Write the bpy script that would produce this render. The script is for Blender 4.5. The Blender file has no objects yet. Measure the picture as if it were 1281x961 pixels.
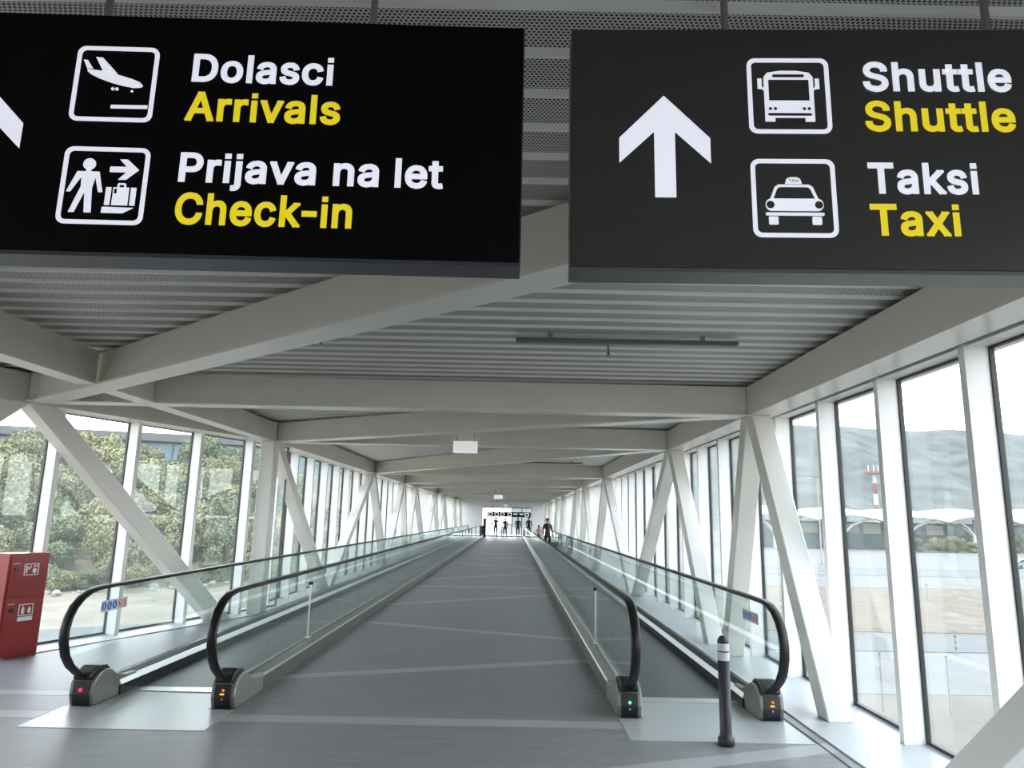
import bpy, bmesh, math, random
from mathutils import Vector, Matrix
random.seed(7)
scene = bpy.context.scene
C = scene.collection
R = math.radians
PI = math.pi

# ------------------------------------------------------------------ camera
cam_d = bpy.data.cameras.new('camera')
cam_d.sensor_width = 36.0
cam_d.lens = 881.0 / 1281.0 * 36.0
cam_d.clip_start = 0.05
cam_d.clip_end = 6000
cam = bpy.data.objects.new('camera', cam_d)
C.objects.link(cam)
cam.matrix_world = (Matrix.Translation((0, 0, 1.65)) @ Matrix.Rotation(R(0.2), 4, 'Z')
                    @ Matrix.Rotation(R(90 + 10.76), 4, 'X') @ Matrix.Rotation(R(1.2), 4, 'Z'))
scene.camera = cam

# ------------------------------------------------------------------ world, sun, exposure
world = bpy.data.worlds.new('world')
scene.world = world
world.use_nodes = True
nt = world.node_tree
nt.nodes.clear()
wo = nt.nodes.new('ShaderNodeOutputWorld')
bg = nt.nodes.new('ShaderNodeBackground')
tc = nt.nodes.new('ShaderNodeTexCoord')
sx = nt.nodes.new('ShaderNodeSeparateXYZ')
rp = nt.nodes.new('ShaderNodeValToRGB')
nt.links.new(tc.outputs['Generated'], sx.inputs[0])
nt.links.new(sx.outputs['Z'], rp.inputs[0])
rp.color_ramp.elements[0].position = 0.0
rp.color_ramp.elements[0].color = (0.98, 0.99, 1.0, 1)
rp.color_ramp.elements[1].position = 0.9
rp.color_ramp.elements[1].color = (0.68, 0.82, 1.0, 1)
nt.links.new(rp.outputs[0], bg.inputs['Color'])
bg.inputs['Strength'].default_value = 6.0
nt.links.new(bg.outputs[0], wo.inputs[0])

sun_d = bpy.data.lights.new('sun', 'SUN')
sun_d.energy = 4.5
sun_d.angle = R(3.0)
sun_d.color = (1.0, 0.95, 0.86)
sun = bpy.data.objects.new('sun', sun_d)
C.objects.link(sun)
sun.rotation_euler = (R(42), 0, R(-2))       # high, shining along the bridge from behind the camera

scene.view_settings.view_transform = 'Standard'
scene.view_settings.look = 'None'
scene.view_settings.gamma = 1.0
scene.view_settings.use_curve_mapping = False
scene.view_settings.exposure = 0.0
scene.cycles.transparent_max_bounces = 40
scene.cycles.max_bounces = 12
scene.cycles.diffuse_bounces = 6
scene.cycles.glossy_bounces = 4
scene.cycles.caustics_reflective = False
scene.cycles.caustics_refractive = False
scene.cycles.sample_clamp_indirect = 6.0

# ------------------------------------------------------------------ materials
MATS = {}
def mat(name, color, rough=0.5, metal=0.0, noise=0.0, nscale=8.0, spec=0.5, bump=0.0, bscale=60.0,
        emit=None, estr=0.0, stretch=None):
    m = bpy.data.materials.new(name)
    m.use_nodes = True
    t = m.node_tree
    b = t.nodes['Principled BSDF']
    b.inputs['Base Color'].default_value = (*color, 1)
    b.inputs['Roughness'].default_value = rough
    b.inputs['Metallic'].default_value = metal
    b.inputs['Specular IOR Level'].default_value = spec
    if emit:
        b.inputs['Emission Color'].default_value = (*emit, 1)
        b.inputs['Emission Strength'].default_value = estr
    if noise > 0 or bump > 0:
        co = t.nodes.new('ShaderNodeTexCoord')
        mp = t.nodes.new('ShaderNodeMapping')
        if stretch:
            mp.inputs['Scale'].default_value = stretch
        t.links.new(co.outputs['Object'], mp.inputs[0])
    if noise > 0:
        n = t.nodes.new('ShaderNodeTexNoise')
        n.inputs['Scale'].default_value = nscale
        n.inputs['Detail'].default_value = 6
        r = t.nodes.new('ShaderNodeValToRGB')
        r.color_ramp.elements[0].position = 0.3
        r.color_ramp.elements[1].position = 0.7
        r.color_ramp.elements[0].color = (*[c * (1 - noise) for c in color], 1)
        r.color_ramp.elements[1].color = (*[min(1, c * (1 + noise)) for c in color], 1)
        t.links.new(mp.outputs[0], n.inputs[0])
        t.links.new(n.outputs[0], r.inputs[0])
        t.links.new(r.outputs[0], b.inputs['Base Color'])
    if bump > 0:
        n2 = t.nodes.new('ShaderNodeTexNoise')
        n2.inputs['Scale'].default_value = bscale
        bp = t.nodes.new('ShaderNodeBump')
        bp.inputs['Strength'].default_value = bump
        bp.inputs['Distance'].default_value = 0.01
        t.links.new(mp.outputs[0], n2.inputs[0])
        t.links.new(n2.outputs[0], bp.inputs['Height'])
        t.links.new(bp.outputs[0], b.inputs['Normal'])
    MATS[name] = m
    return m

def glass_mat(name, tint, refl, veil):
    """thin clear pane: transparent, reflecting more at a grazing angle, with a little dust imitating haze beyond the glass"""
    m = bpy.data.materials.new(name)
    m.use_nodes = True
    t = m.node_tree
    t.nodes.clear()
    o = t.nodes.new('ShaderNodeOutputMaterial')
    tr = t.nodes.new('ShaderNodeBsdfTransparent')
    tr.inputs[0].default_value = (*tint, 1)
    gl = t.nodes.new('ShaderNodeBsdfGlossy')
    gl.inputs['Roughness'].default_value = 0.0
    gl.inputs['Color'].default_value = (0.95, 1, 0.98, 1)
    df = t.nodes.new('ShaderNodeBsdfTranslucent')  # translucent white added to whiten the view outside, in place of real haze
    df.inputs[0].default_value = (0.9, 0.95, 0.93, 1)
    lw = t.nodes.new('ShaderNodeLayerWeight')
    lw.inputs['Blend'].default_value = 0.5
    pw = t.nodes.new('ShaderNodeMath')
    pw.operation = 'POWER'
    pw.inputs[1].default_value = 5.0
    ml = t.nodes.new('ShaderNodeMath')
    ml.operation = 'MULTIPLY_ADD'
    ml.inputs[1].default_value = refl
    ml.inputs[2].default_value = 0.035
    m0 = t.nodes.new('ShaderNodeMixShader')
    m0.inputs[0].default_value = veil
    m1 = t.nodes.new('ShaderNodeMixShader')
    t.links.new(lw.outputs['Facing'], pw.inputs[0])
    t.links.new(pw.outputs[0], ml.inputs[0])
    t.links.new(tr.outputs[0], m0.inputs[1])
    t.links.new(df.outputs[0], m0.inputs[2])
    t.links.new(ml.outputs[0], m1.inputs[0])
    t.links.new(m0.outputs[0], m1.inputs[1])
    t.links.new(gl.outputs[0], m1.inputs[2])
    t.links.new(m1.outputs[0], o.inputs[0])
    MATS[name] = m
    return m

mat('steel', (0.80, 0.765, 0.695), 0.45, noise=0.03, nscale=1.5)
mat('steel_shell', (0.82, 0.80, 0.745), 0.28, noise=0.02, nscale=1.5)
mat('mullion', (0.86, 0.86, 0.85), 0.35)
mat('black_gasket', (0.012, 0.012, 0.013), 0.5)
mat('dark_slot', (0.04, 0.04, 0.04), 0.6)
mat('ledge', (0.52, 0.53, 0.53), 0.4, noise=0.04, nscale=3)
mat('rubber', (0.006, 0.0055, 0.006), 0.38)
mat('newel_black', (0.014, 0.014, 0.016), 0.3)
mat('newel_grey', (0.25, 0.25, 0.24), 0.32, metal=0.4)
mat('aluminium', (0.66, 0.68, 0.67), 0.28, metal=0.9)
mat('bright_strip', (0.95, 0.955, 0.955), 0.34, metal=0.7)
mat('dark_skirt', (0.02, 0.02, 0.021), 0.3)
mat('cladding', (0.105, 0.105, 0.104), 0.4, metal=0.3)
mat('floor_plate', (0.55, 0.58, 0.575), 0.35, metal=0.25, noise=0.03, nscale=4, stretch=(0.3, 6, 1))
mat('sign_black', (0.003, 0.0028, 0.0034), 0.45, spec=0.12)
mat('sign_charcoal', (0.045, 0.045, 0.043), 0.35)
mat('sign_case_dark', (0.06, 0.06, 0.075), 0.4)
mat('sign_case_grey', (0.12, 0.115, 0.105), 0.4)
mat('letter_white', (0.6, 0.6, 0.65), 0.4, emit=(0.74, 0.75, 0.86), estr=0.80)
mat('letter_yellow', (0.5, 0.42, 0.01), 0.4, emit=(0.80, 0.64, 0.02), estr=0.72)
mat('rod', (0.30, 0.30, 0.29), 0.4, metal=0.4)
mat('red_paint', (0.30, 0.010, 0.012), 0.28, noise=0.04, nscale=2)
mat('red_dark', (0.20, 0.006, 0.008), 0.4)
mat('print_white', (0.8, 0.8, 0.8), 0.5)
mat('sticker_clear', (0.75, 0.77, 0.78), 0.4)
mat('print_blue', (0.02, 0.15, 0.50), 0.5)
mat('print_red', (0.60, 0.10, 0.06), 0.5)
mat('bollard', (0.03, 0.03, 0.04), 0.5)
mat('bollard_band', (0.62, 0.63, 0.66), 0.35)
mat('luminaire', (0.17, 0.18, 0.185), 0.4)
mat('white_box', (0.8, 0.8, 0.78), 0.5, emit=(1.0, 1.0, 0.97), estr=0.45)
mat('lamp_red', (0.5, 0.0, 0.05), 0.4, emit=(1.0, 0.03, 0.09), estr=1.2)
mat('lamp_green', (0.05, 0.4, 0.2), 0.4, emit=(0.15, 1.0, 0.55), estr=1.2)
mat('lamp_orange', (0.4, 0.1, 0.0), 0.4, emit=(1.0, 0.16, 0.02), estr=1.1)
mat('lamp_yellow', (0.4, 0.3, 0.0), 0.4, emit=(1.0, 0.50, 0.03), estr=1.1)
mat('lamp_exit', (0.6, 0.8, 0.7), 0.4, emit=(0.6, 0.95, 0.8), estr=0.6)
mat('sand', (0.088,0.074,0.059), 0.9, noise=0.25, nscale=0.25)
mat('sand_left', (0.15, 0.125, 0.095), 0.9, noise=0.25, nscale=0.3)
mat('dry_grass', (0.088, 0.066, 0.043), 0.95, noise=0.4, nscale=0.6)
mat('pale_lot', (0.105, 0.102, 0.099), 0.9, noise=0.08, nscale=0.5)
mat('asphalt', (0.07,0.071,0.073), 0.85, noise=0.06, nscale=0.5)
mat('asphalt_pale', (0.088, 0.085, 0.079), 0.85, noise=0.06, nscale=0.2)
mat('hill', (0.047, 0.053, 0.049), 0.95, noise=0.5, nscale=0.03)
mat('hill_green', (0.05, 0.062, 0.046), 0.95, noise=0.3, nscale=0.03)
mat('slope_soil', (0.10,0.085,0.055), 0.95, noise=0.4, nscale=0.3)
mat('stone', (0.16, 0.155, 0.145), 0.9, noise=0.2, nscale=2)
mat('leaf_olive', (0.112, 0.113, 0.048), 0.8, noise=0.4, nscale=1.6)
mat('leaf_green', (0.074, 0.094, 0.042), 0.8, noise=0.4, nscale=1.6)
mat('leaf_yellow', (0.155, 0.15, 0.062), 0.8, noise=0.35, nscale=1.6)
mat('bark', (0.10, 0.085, 0.07), 0.9)
mat('canopy_white', (0.42, 0.425, 0.415), 0.6)
mat('facade_grey', (0.07, 0.073, 0.078), 0.5)
mat('facade_blue', (0.035, 0.10, 0.135), 0.15)
mat('facade_yellow', (0.16, 0.145, 0.075), 0.6)
mat('roof_grey', (0.055, 0.057, 0.064), 0.7)
mat('tower_red', (0.16, 0.04, 0.035), 0.6)
mat('pole_grey', (0.17, 0.175, 0.175), 0.5)
mat('car_paint', (0.16, 0.175, 0.19), 0.25)
mat('car_glass', (0.02, 0.025, 0.03), 0.1)
mat('skin', (0.45, 0.25, 0.18), 0.6)
mat('hair', (0.015, 0.011, 0.009), 0.6)
mat('jacket_dark', (0.014, 0.011, 0.013), 0.7)
mat('jacket_red', (0.16, 0.016, 0.02), 0.7)
mat('trousers', (0.016, 0.014, 0.02), 0.8)
mat('pink', (0.55, 0.22, 0.22), 0.8)
mat('shoe', (0.02, 0.02, 0.02), 0.6)
mat('suitcase', (0.01, 0.01, 0.012), 0.35)
mat('end_wall', (0.78, 0.78, 0.77), 0.5)
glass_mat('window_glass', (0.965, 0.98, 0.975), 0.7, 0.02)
glass_mat('rail_glass', (0.945, 0.972, 0.965), 0.85, 0.006)

def perforated():
    m = bpy.data.materials.new('perforated_deck')
    m.use_nodes = True
    t = m.node_tree
    b = t.nodes['Principled BSDF']
    b.inputs['Roughness'].default_value = 0.45
    co = t.nodes.new('ShaderNodeTexCoord')
    sep = t.nodes.new('ShaderNodeSeparateXYZ')
    t.links.new(co.outputs['Object'], sep.inputs[0])
    def M(op, a=None, bv=None, av=None):
        n = t.nodes.new('ShaderNodeMath')
        n.operation = op
        if a is not None:
            t.links.new(a, n.inputs[0])
        if av is not None:
            n.inputs[0].default_value = av
        if bv is not None:
            if isinstance(bv, (int, float)):
                n.inputs[1].default_value = bv
            else:
                t.links.new(bv, n.inputs[1])
        return n.outputs[0]
    P = 0.0165
    yy = M('DIVIDE', sep.outputs['Y'], P * 0.866)
    row = M('FLOOR', yy)
    odd = M('MULTIPLY', M('MODULO', row, 2.0), 0.5)
    xx = M('ADD', M('DIVIDE', sep.outputs['X'], P), odd)
    fx = M('SUBTRACT', M('FRACT', xx), 0.5)
    fy = M('MULTIPLY', M('SUBTRACT', M('FRACT', yy), 0.5), 0.866)
    d = M('SQRT', M('ADD', M('MULTIPLY', fx, fx), M('MULTIPLY', fy, fy)))
    hole = M('LESS_THAN', d, 0.33)
    mix = t.nodes.new('ShaderNodeMix')
    mix.data_type = 'RGBA'
    mix.inputs['A'].default_value = (0.64, 0.63, 0.585, 1)
    mix.inputs['B'].default_value = (0.03, 0.03, 0.028, 1)
    t.links.new(hole, mix.inputs['Factor'])
    t.links.new(mix.outputs['Result'], b.inputs['Base Color'])
    MATS['perforated_deck'] = m
perforated()
mat('deck_rib', (0.86, 0.85, 0.80), 0.35)

def floor_material():
    m = bpy.data.materials.new('floor_vinyl')
    m.use_nodes = True
    t = m.node_tree
    b = t.nodes['Principled BSDF']
    b.inputs['Roughness'].default_value = 0.42
    b.inputs['Specular IOR Level'].default_value = 0.4
    co = t.nodes.new('ShaderNodeTexCoord')
    mp = t.nodes.new('ShaderNodeMapping')
    mp.inputs['Scale'].default_value = (0.7, 5.0, 1)
    t.links.new(co.outputs['Object'], mp.inputs[0])
    n = t.nodes.new('ShaderNodeTexNoise')
    n.inputs['Scale'].default_value = 2.6
    n.inputs['Detail'].default_value = 9
    n.inputs['Roughness'].default_value = 0.7
    t.links.new(mp.outputs[0], n.inputs[0])
    r = t.nodes.new('ShaderNodeValToRGB')
    r.color_ramp.elements[0].position = 0.28
    r.color_ramp.elements[1].position = 0.75
    r.color_ramp.elements[0].color = (0.225, 0.225, 0.232, 1)
    r.color_ramp.elements[1].color = (0.305, 0.303, 0.308, 1)
    t.links.new(n.outputs[0], r.inputs[0])
    br = t.nodes.new('ShaderNodeTexBrick')
    br.inputs['Color1'].default_value = (1, 1, 1, 1)
    br.inputs['Color2'].default_value = (0.96, 0.96, 0.965, 1)
    br.inputs['Mortar'].default_value = (0.72, 0.72, 0.72, 1)
    br.inputs['Scale'].default_value = 1.0
    br.inputs['Mortar Size'].default_value = 0.002
    br.inputs['Brick Width'].default_value = 1.2
    br.inputs['Row Height'].default_value = 0.6
    t.links.new(co.outputs['Object'], br.inputs[0])
    mx = t.nodes.new('ShaderNodeMix')
    mx.data_type = 'RGBA'
    mx.blend_type = 'MULTIPLY'
    mx.inputs['Factor'].default_value = 1.0
    t.links.new(r.outputs[0], mx.inputs['A'])
    t.links.new(br.outputs[0], mx.inputs['B'])
    t.links.new(mx.outputs['Result'], b.inputs['Base Color'])
    MATS['floor_vinyl'] = m
floor_material()
mat('inlay', (0.40, 0.40, 0.405), 0.42, noise=0.05, nscale=4)

def pallet_material():
    m = bpy.data.materials.new('pallet')
    m.use_nodes = True
    t = m.node_tree
    b = t.nodes['Principled BSDF']
    b.inputs['Roughness'].default_value = 0.45
    b.inputs['Metallic'].default_value = 0.2
    co = t.nodes.new('ShaderNodeTexCoord')
    w = t.nodes.new('ShaderNodeTexWave')
    w.bands_direction = 'X'
    w.inputs['Scale'].default_value = 14.0
    t.links.new(co.outputs['Object'], w.inputs[0])
    r = t.nodes.new('ShaderNodeValToRGB')
    r.color_ramp.elements[0].color = (0.075, 0.075, 0.08, 1)
    r.color_ramp.elements[1].color = (0.16, 0.163, 0.168, 1)
    t.links.new(w.outputs[0], r.inputs[0])
    t.links.new(r.outputs[0], b.inputs['Base Color'])
    MATS['pallet'] = m
pallet_material()

# ------------------------------------------------------------------ mesh helpers
class MB:
    def __init__(s):
        s.v = []
        s.f = []
        s.mi = []
        s.smooth = False
    def add(s, vs, fs, mi=0):
        o = len(s.v)
        s.v += [tuple(x) for x in vs]
        s.f += [tuple(i + o for i in q) for q in fs]
        s.mi += [mi] * len(fs)
        return s
    def box(s, x0, x1, y0, y1, z0, z1, mi=0):
        vs = [(x0, y0, z0), (x1, y0, z0), (x1, y1, z0), (x0, y1, z0), (x0, y0, z1), (x1, y0, z1), (x1, y1, z1), (x0, y1, z1)]
        return s.add(vs, [(0, 3, 2, 1), (4, 5, 6, 7), (0, 1, 5, 4), (1, 2, 6, 5), (2, 3, 7, 6), (3, 0, 4, 7)], mi)
    def bar(s, p0, p1, w, h, side=None, mi=0):
        """box from p0 to p1; w along the side vector, h along the third axis; p0, p1 on the axis"""
        p0, p1 = Vector(p0), Vector(p1)
        d = (p1 - p0).normalized()
        sd = Vector(side) if side else d.cross(Vector((0, 0, 1)))
        sd = (sd - d * sd.dot(d)).normalized()
        u = sd.cross(d).normalized()
        vs = []
        for p in (p0, p1):
            for a, b in ((-1, -1), (1, -1), (1, 1), (-1, 1)):
                vs.append(p + sd * a * w / 2 + u * b * h / 2)
        return s.add(vs, [(0, 1, 2, 3), (7, 6, 5, 4), (0, 4, 5, 1), (1, 5, 6, 2), (2, 6, 7, 3), (3, 7, 4, 0)], mi)
    def prism(s, poly, fr, d0, d1, mi=0):
        """2D polygon in a frame fr(a, b, depth) -> 3D; extruded from depth d0 to d1"""
        n = len(poly)
        vs = [fr(a, b, d0) for a, b in poly] + [fr(a, b, d1) for a, b in poly]
        fs = [tuple(range(n))[::-1], tuple(range(n, 2 * n))]
        for i in range(n):
            j = (i + 1) % n
            fs.append((i, j, n + j, n + i))
        return s.add(vs, fs, mi)
    def ring(s, outer, inner, fr, d0, d1, mi=0):
        n = len(outer)
        vs = [fr(a, b, d) for d in (d0, d1) for pl in (outer, inner) for a, b in pl]
        fs = []
        for i in range(n):
            j = (i + 1) % n
            fs.append((i, j, n + j, n + i))
            fs.append((2 * n + i, 3 * n + i, 3 * n + j, 2 * n + j))
            fs.append((i, 2 * n + i, 2 * n + j, j))
            fs.append((n + i, n + j, 3 * n + j, 3 * n + i))
        return s.add(vs, fs, mi)
    def tube(s, pts, r, n=8, mi=0, cap=True):
        pts = [Vector(p) for p in pts]
        rs = r if isinstance(r, (list, tuple)) else [r] * len(pts)
        vs, fs = [], []
        ref = None
        for i, p in enumerate(pts):
            d = (pts[min(i + 1, len(pts) - 1)] - pts[max(i - 1, 0)]).normalized()
            if ref is None:
                ref = Vector((0, 0, 1)) if abs(d.z) < 0.9 else Vector((1, 0, 0))
            a = (ref - d * ref.dot(d)).normalized()
            b = d.cross(a)
            ref = a
            for k in range(n):
                t = 2 * PI * k / n
                vs.append(p + (a * math.cos(t) + b * math.sin(t)) * rs[i])
        for i in range(len(pts) - 1):
            for k in range(n):
                k2 = (k + 1) % n
                fs.append((i * n + k, i * n + k2, (i + 1) * n + k2, (i + 1) * n + k))
        if cap:
            fs.append(tuple(range(n))[::-1])
            fs.append(tuple(range((len(pts) - 1) * n, len(pts) * n)))
        return s.add(vs, fs, mi)
    def lathe(s, prof, cx=0, cy=0, n=20, mi=0):
        vs, fs = [], []
        for r, z in prof:
            for k in range(n):
                t = 2 * PI * k / n
                vs.append((cx + r * math.cos(t), cy + r * math.sin(t), z))
        for i in range(len(prof) - 1):
            for k in range(n):
                k2 = (k + 1) % n
                fs.append((i * n + k, i * n + k2, (i + 1) * n + k2, (i + 1) * n + k))
        fs.append(tuple(range(n))[::-1])
        fs.append(tuple(range((len(prof) - 1) * n, len(prof) * n)))
        return s.add(vs, fs, mi)
    def ball(s, c, rx, ry, rz, n=10, m=7, mi=0):
        prof = []
        vs, fs = [], []
        for i in range(1, m):
            a = PI * i / m
            for k in range(n):
                t = 2 * PI * k / n
                vs.append((c[0] + rx * math.sin(a) * math.cos(t), c[1] + ry * math.sin(a) * math.sin(t), c[2] + rz * math.cos(a)))
        for i in range(m - 2):
            for k in range(n):
                k2 = (k + 1) % n
                fs.append((i * n + k, (i + 1) * n + k, (i + 1) * n + k2, i * n + k2))
        vs.append((c[0], c[1], c[2] + rz)); vs.append((c[0], c[1], c[2] - rz))
        top, bot = len(vs) - 2, len(vs) - 1
        for k in range(n):
            k2 = (k + 1) % n
            fs.append((top, k, k2))
            fs.append((bot, (m - 2) * n + k2, (m - 2) * n + k))
        return s.add(vs, fs, mi)
    def mesh(s, name, mats, origin=(0, 0, 0)):
        ox, oy, oz = origin
        me = bpy.data.meshes.new(name)
        me.from_pydata([(a - ox, b - oy, c - oz) for a, b, c in s.v], [], s.f)
        for m in (mats if isinstance(mats, (list, tuple)) else [mats]):
            me.materials.append(MATS[m])
        me.polygons.foreach_set('material_index', s.mi)
        bm = bmesh.new()
        bm.from_mesh(me)
        bmesh.ops.recalc_face_normals(bm, faces=bm.faces)
        bm.to_mesh(me)
        bm.free()
        if s.smooth:
            me.polygons.foreach_set('use_smooth', [True] * len(me.polygons))
        me.update()
        return me

def link(name, me, parent=None, loc=(0, 0, 0)):
    o = bpy.data.objects.new(name, me)
    C.objects.link(o)
    o.location = loc
    if parent is not None:
        o.parent = parent
    return o
def obj(name, mb, mats, parent=None, loc=(0, 0, 0)):
    """mesh object; vertices are given in the parent's frame (or the world)"""
    return link(name, mb.mesh(name, mats), parent, loc)
def tag(o, label=None, cat=None, group=None, kind=None):
    if label: o['label'] = label
    if cat: o['category'] = cat
    if group: o['group'] = group
    if kind: o['kind'] = kind
    return o
def empty(name, loc=(0, 0, 0), rz=0.0):
    o = bpy.data.objects.new(name, None)
    o.empty_display_size = 0.2
    C.objects.link(o)
    o.location = loc
    o.rotation_euler = (0, 0, rz)
    return o
def struct(name, mb, mats, label=None, cat=None):
    o = obj(name, mb, mats)
    tag(o, label, cat, kind='structure')
    return o
def copy_tree(o, parent=None):
    c = o.copy()
    C.objects.link(c)
    c.parent = parent
    for ch in list(o.children):
        copy_tree(ch, c)
    return c
ORD = ['first', 'second', 'third', 'fourth', 'fifth', 'sixth', 'seventh', 'eighth', 'ninth', 'tenth', 'eleventh', 'twelfth']

# ------------------------------------------------------------------ key dimensions (metres; floor z = 0)
XR, XL = 2.69, -4.11                 # inner faces of the right and left edge beams
ZB, ZT = 2.857, 3.20                 # underside and top of the roof beams
GR, GL = 3.22, -4.54                 # window planes
Y0, Y1 = -8.0, 63.0                  # ends of the bridge that are built
NODE = [1.3, 8.0, 12.19, 21.1, 27.2, 30.7, 39.0, 43.6, 52.4, 57.5]   # near faces of the cross beams
SPX = 0.379                          # the near left wall splays outwards: x change per metre of y
AY = 12.17                           # where the splay begins
def splay_x(y, off=0.0):
    return XL - SPX * (AY - y) - off * math.sqrt(1 + SPX * SPX)
SD = Vector((-SPX, -1, 0)).normalized()      # along the splayed wall towards the camera
SN = Vector((-1, SPX, 0)).normalized()       # outwards from it

# ------------------------------------------------------------------ floor, ledges, inlays
mb = MB()
pts = [(GR + 0.1, Y0), (GR + 0.1, Y1), (GL - 0.1, Y1), (GL - 0.1, AY), (splay_x(Y0, 0.5), Y0)]
mb.prism(pts, lambda a, b, d: (a, b, d), -0.3, 0.0)
floor = struct('floor', mb, 'floor_vinyl', 'grey vinyl floor running between the two moving walkways', 'floor')

def inlay(p, q, w=0.2):
    mb = MB()
    p, q = Vector((*p, 0)), Vector((*q, 0))
    d = (q - p).normalized()
    n = Vector((-d.y, d.x, 0)) * w / 2
    # ends cut along the bridge
    def cut(c):
        k = w / 2 / max(abs(d.x), 0.2)
        return (c + Vector((0, -k, 0)), c + Vector((0, k, 0)))
    a0, a1 = cut(p); b0, b1 = cut(q)
    mb.prism([(a0.x, a0.y), (b0.x, b0.y), (b1.x, b1.y), (a1.x, a1.y)], lambda a, b, z: (a, b, z), 0.0, 0.0015)
    return obj('inlay_strip', mb, 'inlay', floor)
A_, B_ = -2.33, 0.93
def seg(y_a, y_b, xa=A_, xb=B_, w=0.2):
    inlay((xa, y_a), (xb, y_b), w)
seg(6.15, 6.18)
inlay((-5.6, 6.12), (-3.78, 6.13))
inlay((-5.3, 6.80), (-3.80, 6.81), 0.16)
inlay((0.2, 4.89), (2.45, 5.71))
inlay((-3.6, 3.4), (0.2, 4.89))
seg(7.64, 8.83); seg(11.58, 10.30); seg(13.8, 16.1); seg(17.53, 17.55); seg(19.35, 22.28)
for k, (a, b) in enumerate([(26.6, 24.2), (28.4, 31.0), (33.2, 33.3), (36.0, 38.6), (43.0, 40.5), (45.6, 48.4), (51.5, 51.5), (56.5, 54.0)]):
    seg(a, b)

mb = MB()
mb.box(2.47, GR + 0.02, Y0, Y1, 0.0, 0.012)
struct('trim_1', mb, 'ledge', 'pale floor ledge under the right hand windows', 'floor ledge')
mb = MB()
mb.box(2.47 - 0.10, 2.47 - 0.085, Y0, Y1, 0.0, 0.004)
struct('trim_2', mb, 'dark_slot', 'thin dark joint along the right edge of the floor', 'floor joint')
mb = MB()
q = [(GL + 0.42, Y1), (GL - 0.02, Y1), (GL - 0.02, AY - 0.1), (splay_x(Y0, 0.40), Y0), (splay_x(Y0, 0.02), Y0), (GL + 0.42, AY - 0.1)]
mb.prism(q, lambda a, b, d: (a, b, d), 0.0, 0.012)
struct('trim_3', mb, 'ledge', 'pale floor ledge under the left hand windows', 'floor ledge')

# ------------------------------------------------------------------ ceiling: corrugated perforated deck
mb = MB()
prof = []          # (y, z, material of the strip that starts here)
pitch = 0.2365
y = 2.215 - pitch * 44
while y < Y1 + 0.5:
    prof += [(y, 3.248, 0), (y + 0.194, 3.248, 1), (y + 0.214, 3.231, 1), (y + 0.231, 3.231, 1)]
    y += pitch
xr = GR + 0.10
def deck_l(y):
    return GL - 0.10 if y > AY else splay_x(y, 0.48)
vs, fs, mi = [], [], []
for (yy, zz, m_) in prof:
    vs += [(deck_l(yy), yy, zz), (xr, yy, zz)]
for i in range(len(prof) - 1):
    fs.append((2 * i, 2 * i + 1, 2 * i + 3, 2 * i + 2))
    mi.append(prof[i][2])
n0 = len(vs)
yA, yB = prof[0][0], prof[-1][0]
vs += [(deck_l(yA), yA, 3.4), (xr, yA, 3.4), (xr, yB, 3.4), (deck_l(yB), yB, 3.4), (deck_l(AY), AY, 3.4)]
fs += [(n0, n0 + 1, n0 + 2, n0 + 3, n0 + 4), (0, 1, n0 + 1, n0), (2 * len(prof) - 2, 2 * len(prof) - 1, n0 + 2, n0 + 3)]
mi += [1, 1, 1]
mb.v, mb.f, mb.mi = vs, fs, mi
struct('ceiling', mb, ['perforated_deck', 'deck_rib'], 'corrugated perforated metal roof deck', 'ceiling')

# ------------------------------------------------------------------ window walls
MS = 1.155                           # mullion spacing
Z_SILL, Z_HEAD = 0.02, 2.852

# shared meshes (local: x = outwards from the inner edge of the mullion, y = along the wall)
m_mull = MB(); m_mull.box(0, 0.185, 0, 0.065, 0.012, Z_HEAD + 0.02)
me_mull = m_mull.mesh('mullion', 'mullion')
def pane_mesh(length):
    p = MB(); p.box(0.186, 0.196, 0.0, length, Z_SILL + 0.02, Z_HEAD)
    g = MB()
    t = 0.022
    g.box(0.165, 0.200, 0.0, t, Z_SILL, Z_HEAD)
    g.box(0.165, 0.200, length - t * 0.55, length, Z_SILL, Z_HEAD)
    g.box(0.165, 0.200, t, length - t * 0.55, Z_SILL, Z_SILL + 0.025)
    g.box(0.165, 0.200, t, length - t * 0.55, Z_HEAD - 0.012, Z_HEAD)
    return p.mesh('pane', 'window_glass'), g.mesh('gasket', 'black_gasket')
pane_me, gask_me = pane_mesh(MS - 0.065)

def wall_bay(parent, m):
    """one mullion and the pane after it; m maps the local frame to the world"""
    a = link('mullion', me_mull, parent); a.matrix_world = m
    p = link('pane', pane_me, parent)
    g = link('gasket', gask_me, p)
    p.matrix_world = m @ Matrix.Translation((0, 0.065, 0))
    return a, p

# right wall: local x -> +X, y -> +Y
mb = MB(); mb.box(GR - 0.03, GR + 0.06, Y0, Y1, -0.3, Z_SILL)
wall_right = struct('wall_right', mb, 'ledge', 'glazed wall on the right with deep white mullions', 'window wall')
y = 4.63 - 10 * MS
while y < Y1 - 0.3:
    wall_bay(wall_right, Matrix.Translation((GR - 0.19, y, 0)))
    y += MS
# left straight wall: mirrored, local x -> -X (scale -1)
mb = MB(); mb.box(GL - 0.06, GL + 0.03, AY - 0.1, Y1, -0.3, Z_SILL)
wall_left = struct('wall_left', mb, 'ledge', 'glazed wall on the left, straight beyond the splayed corner', 'window wall')
MIR = Matrix.Diagonal((-1, 1, 1, 1))
y = 13.18
while y < Y1 - 0.3:
    wall_bay(wall_left, Matrix.Translation((GL + 0.19, y, 0)) @ MIR)
    y += MS
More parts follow.
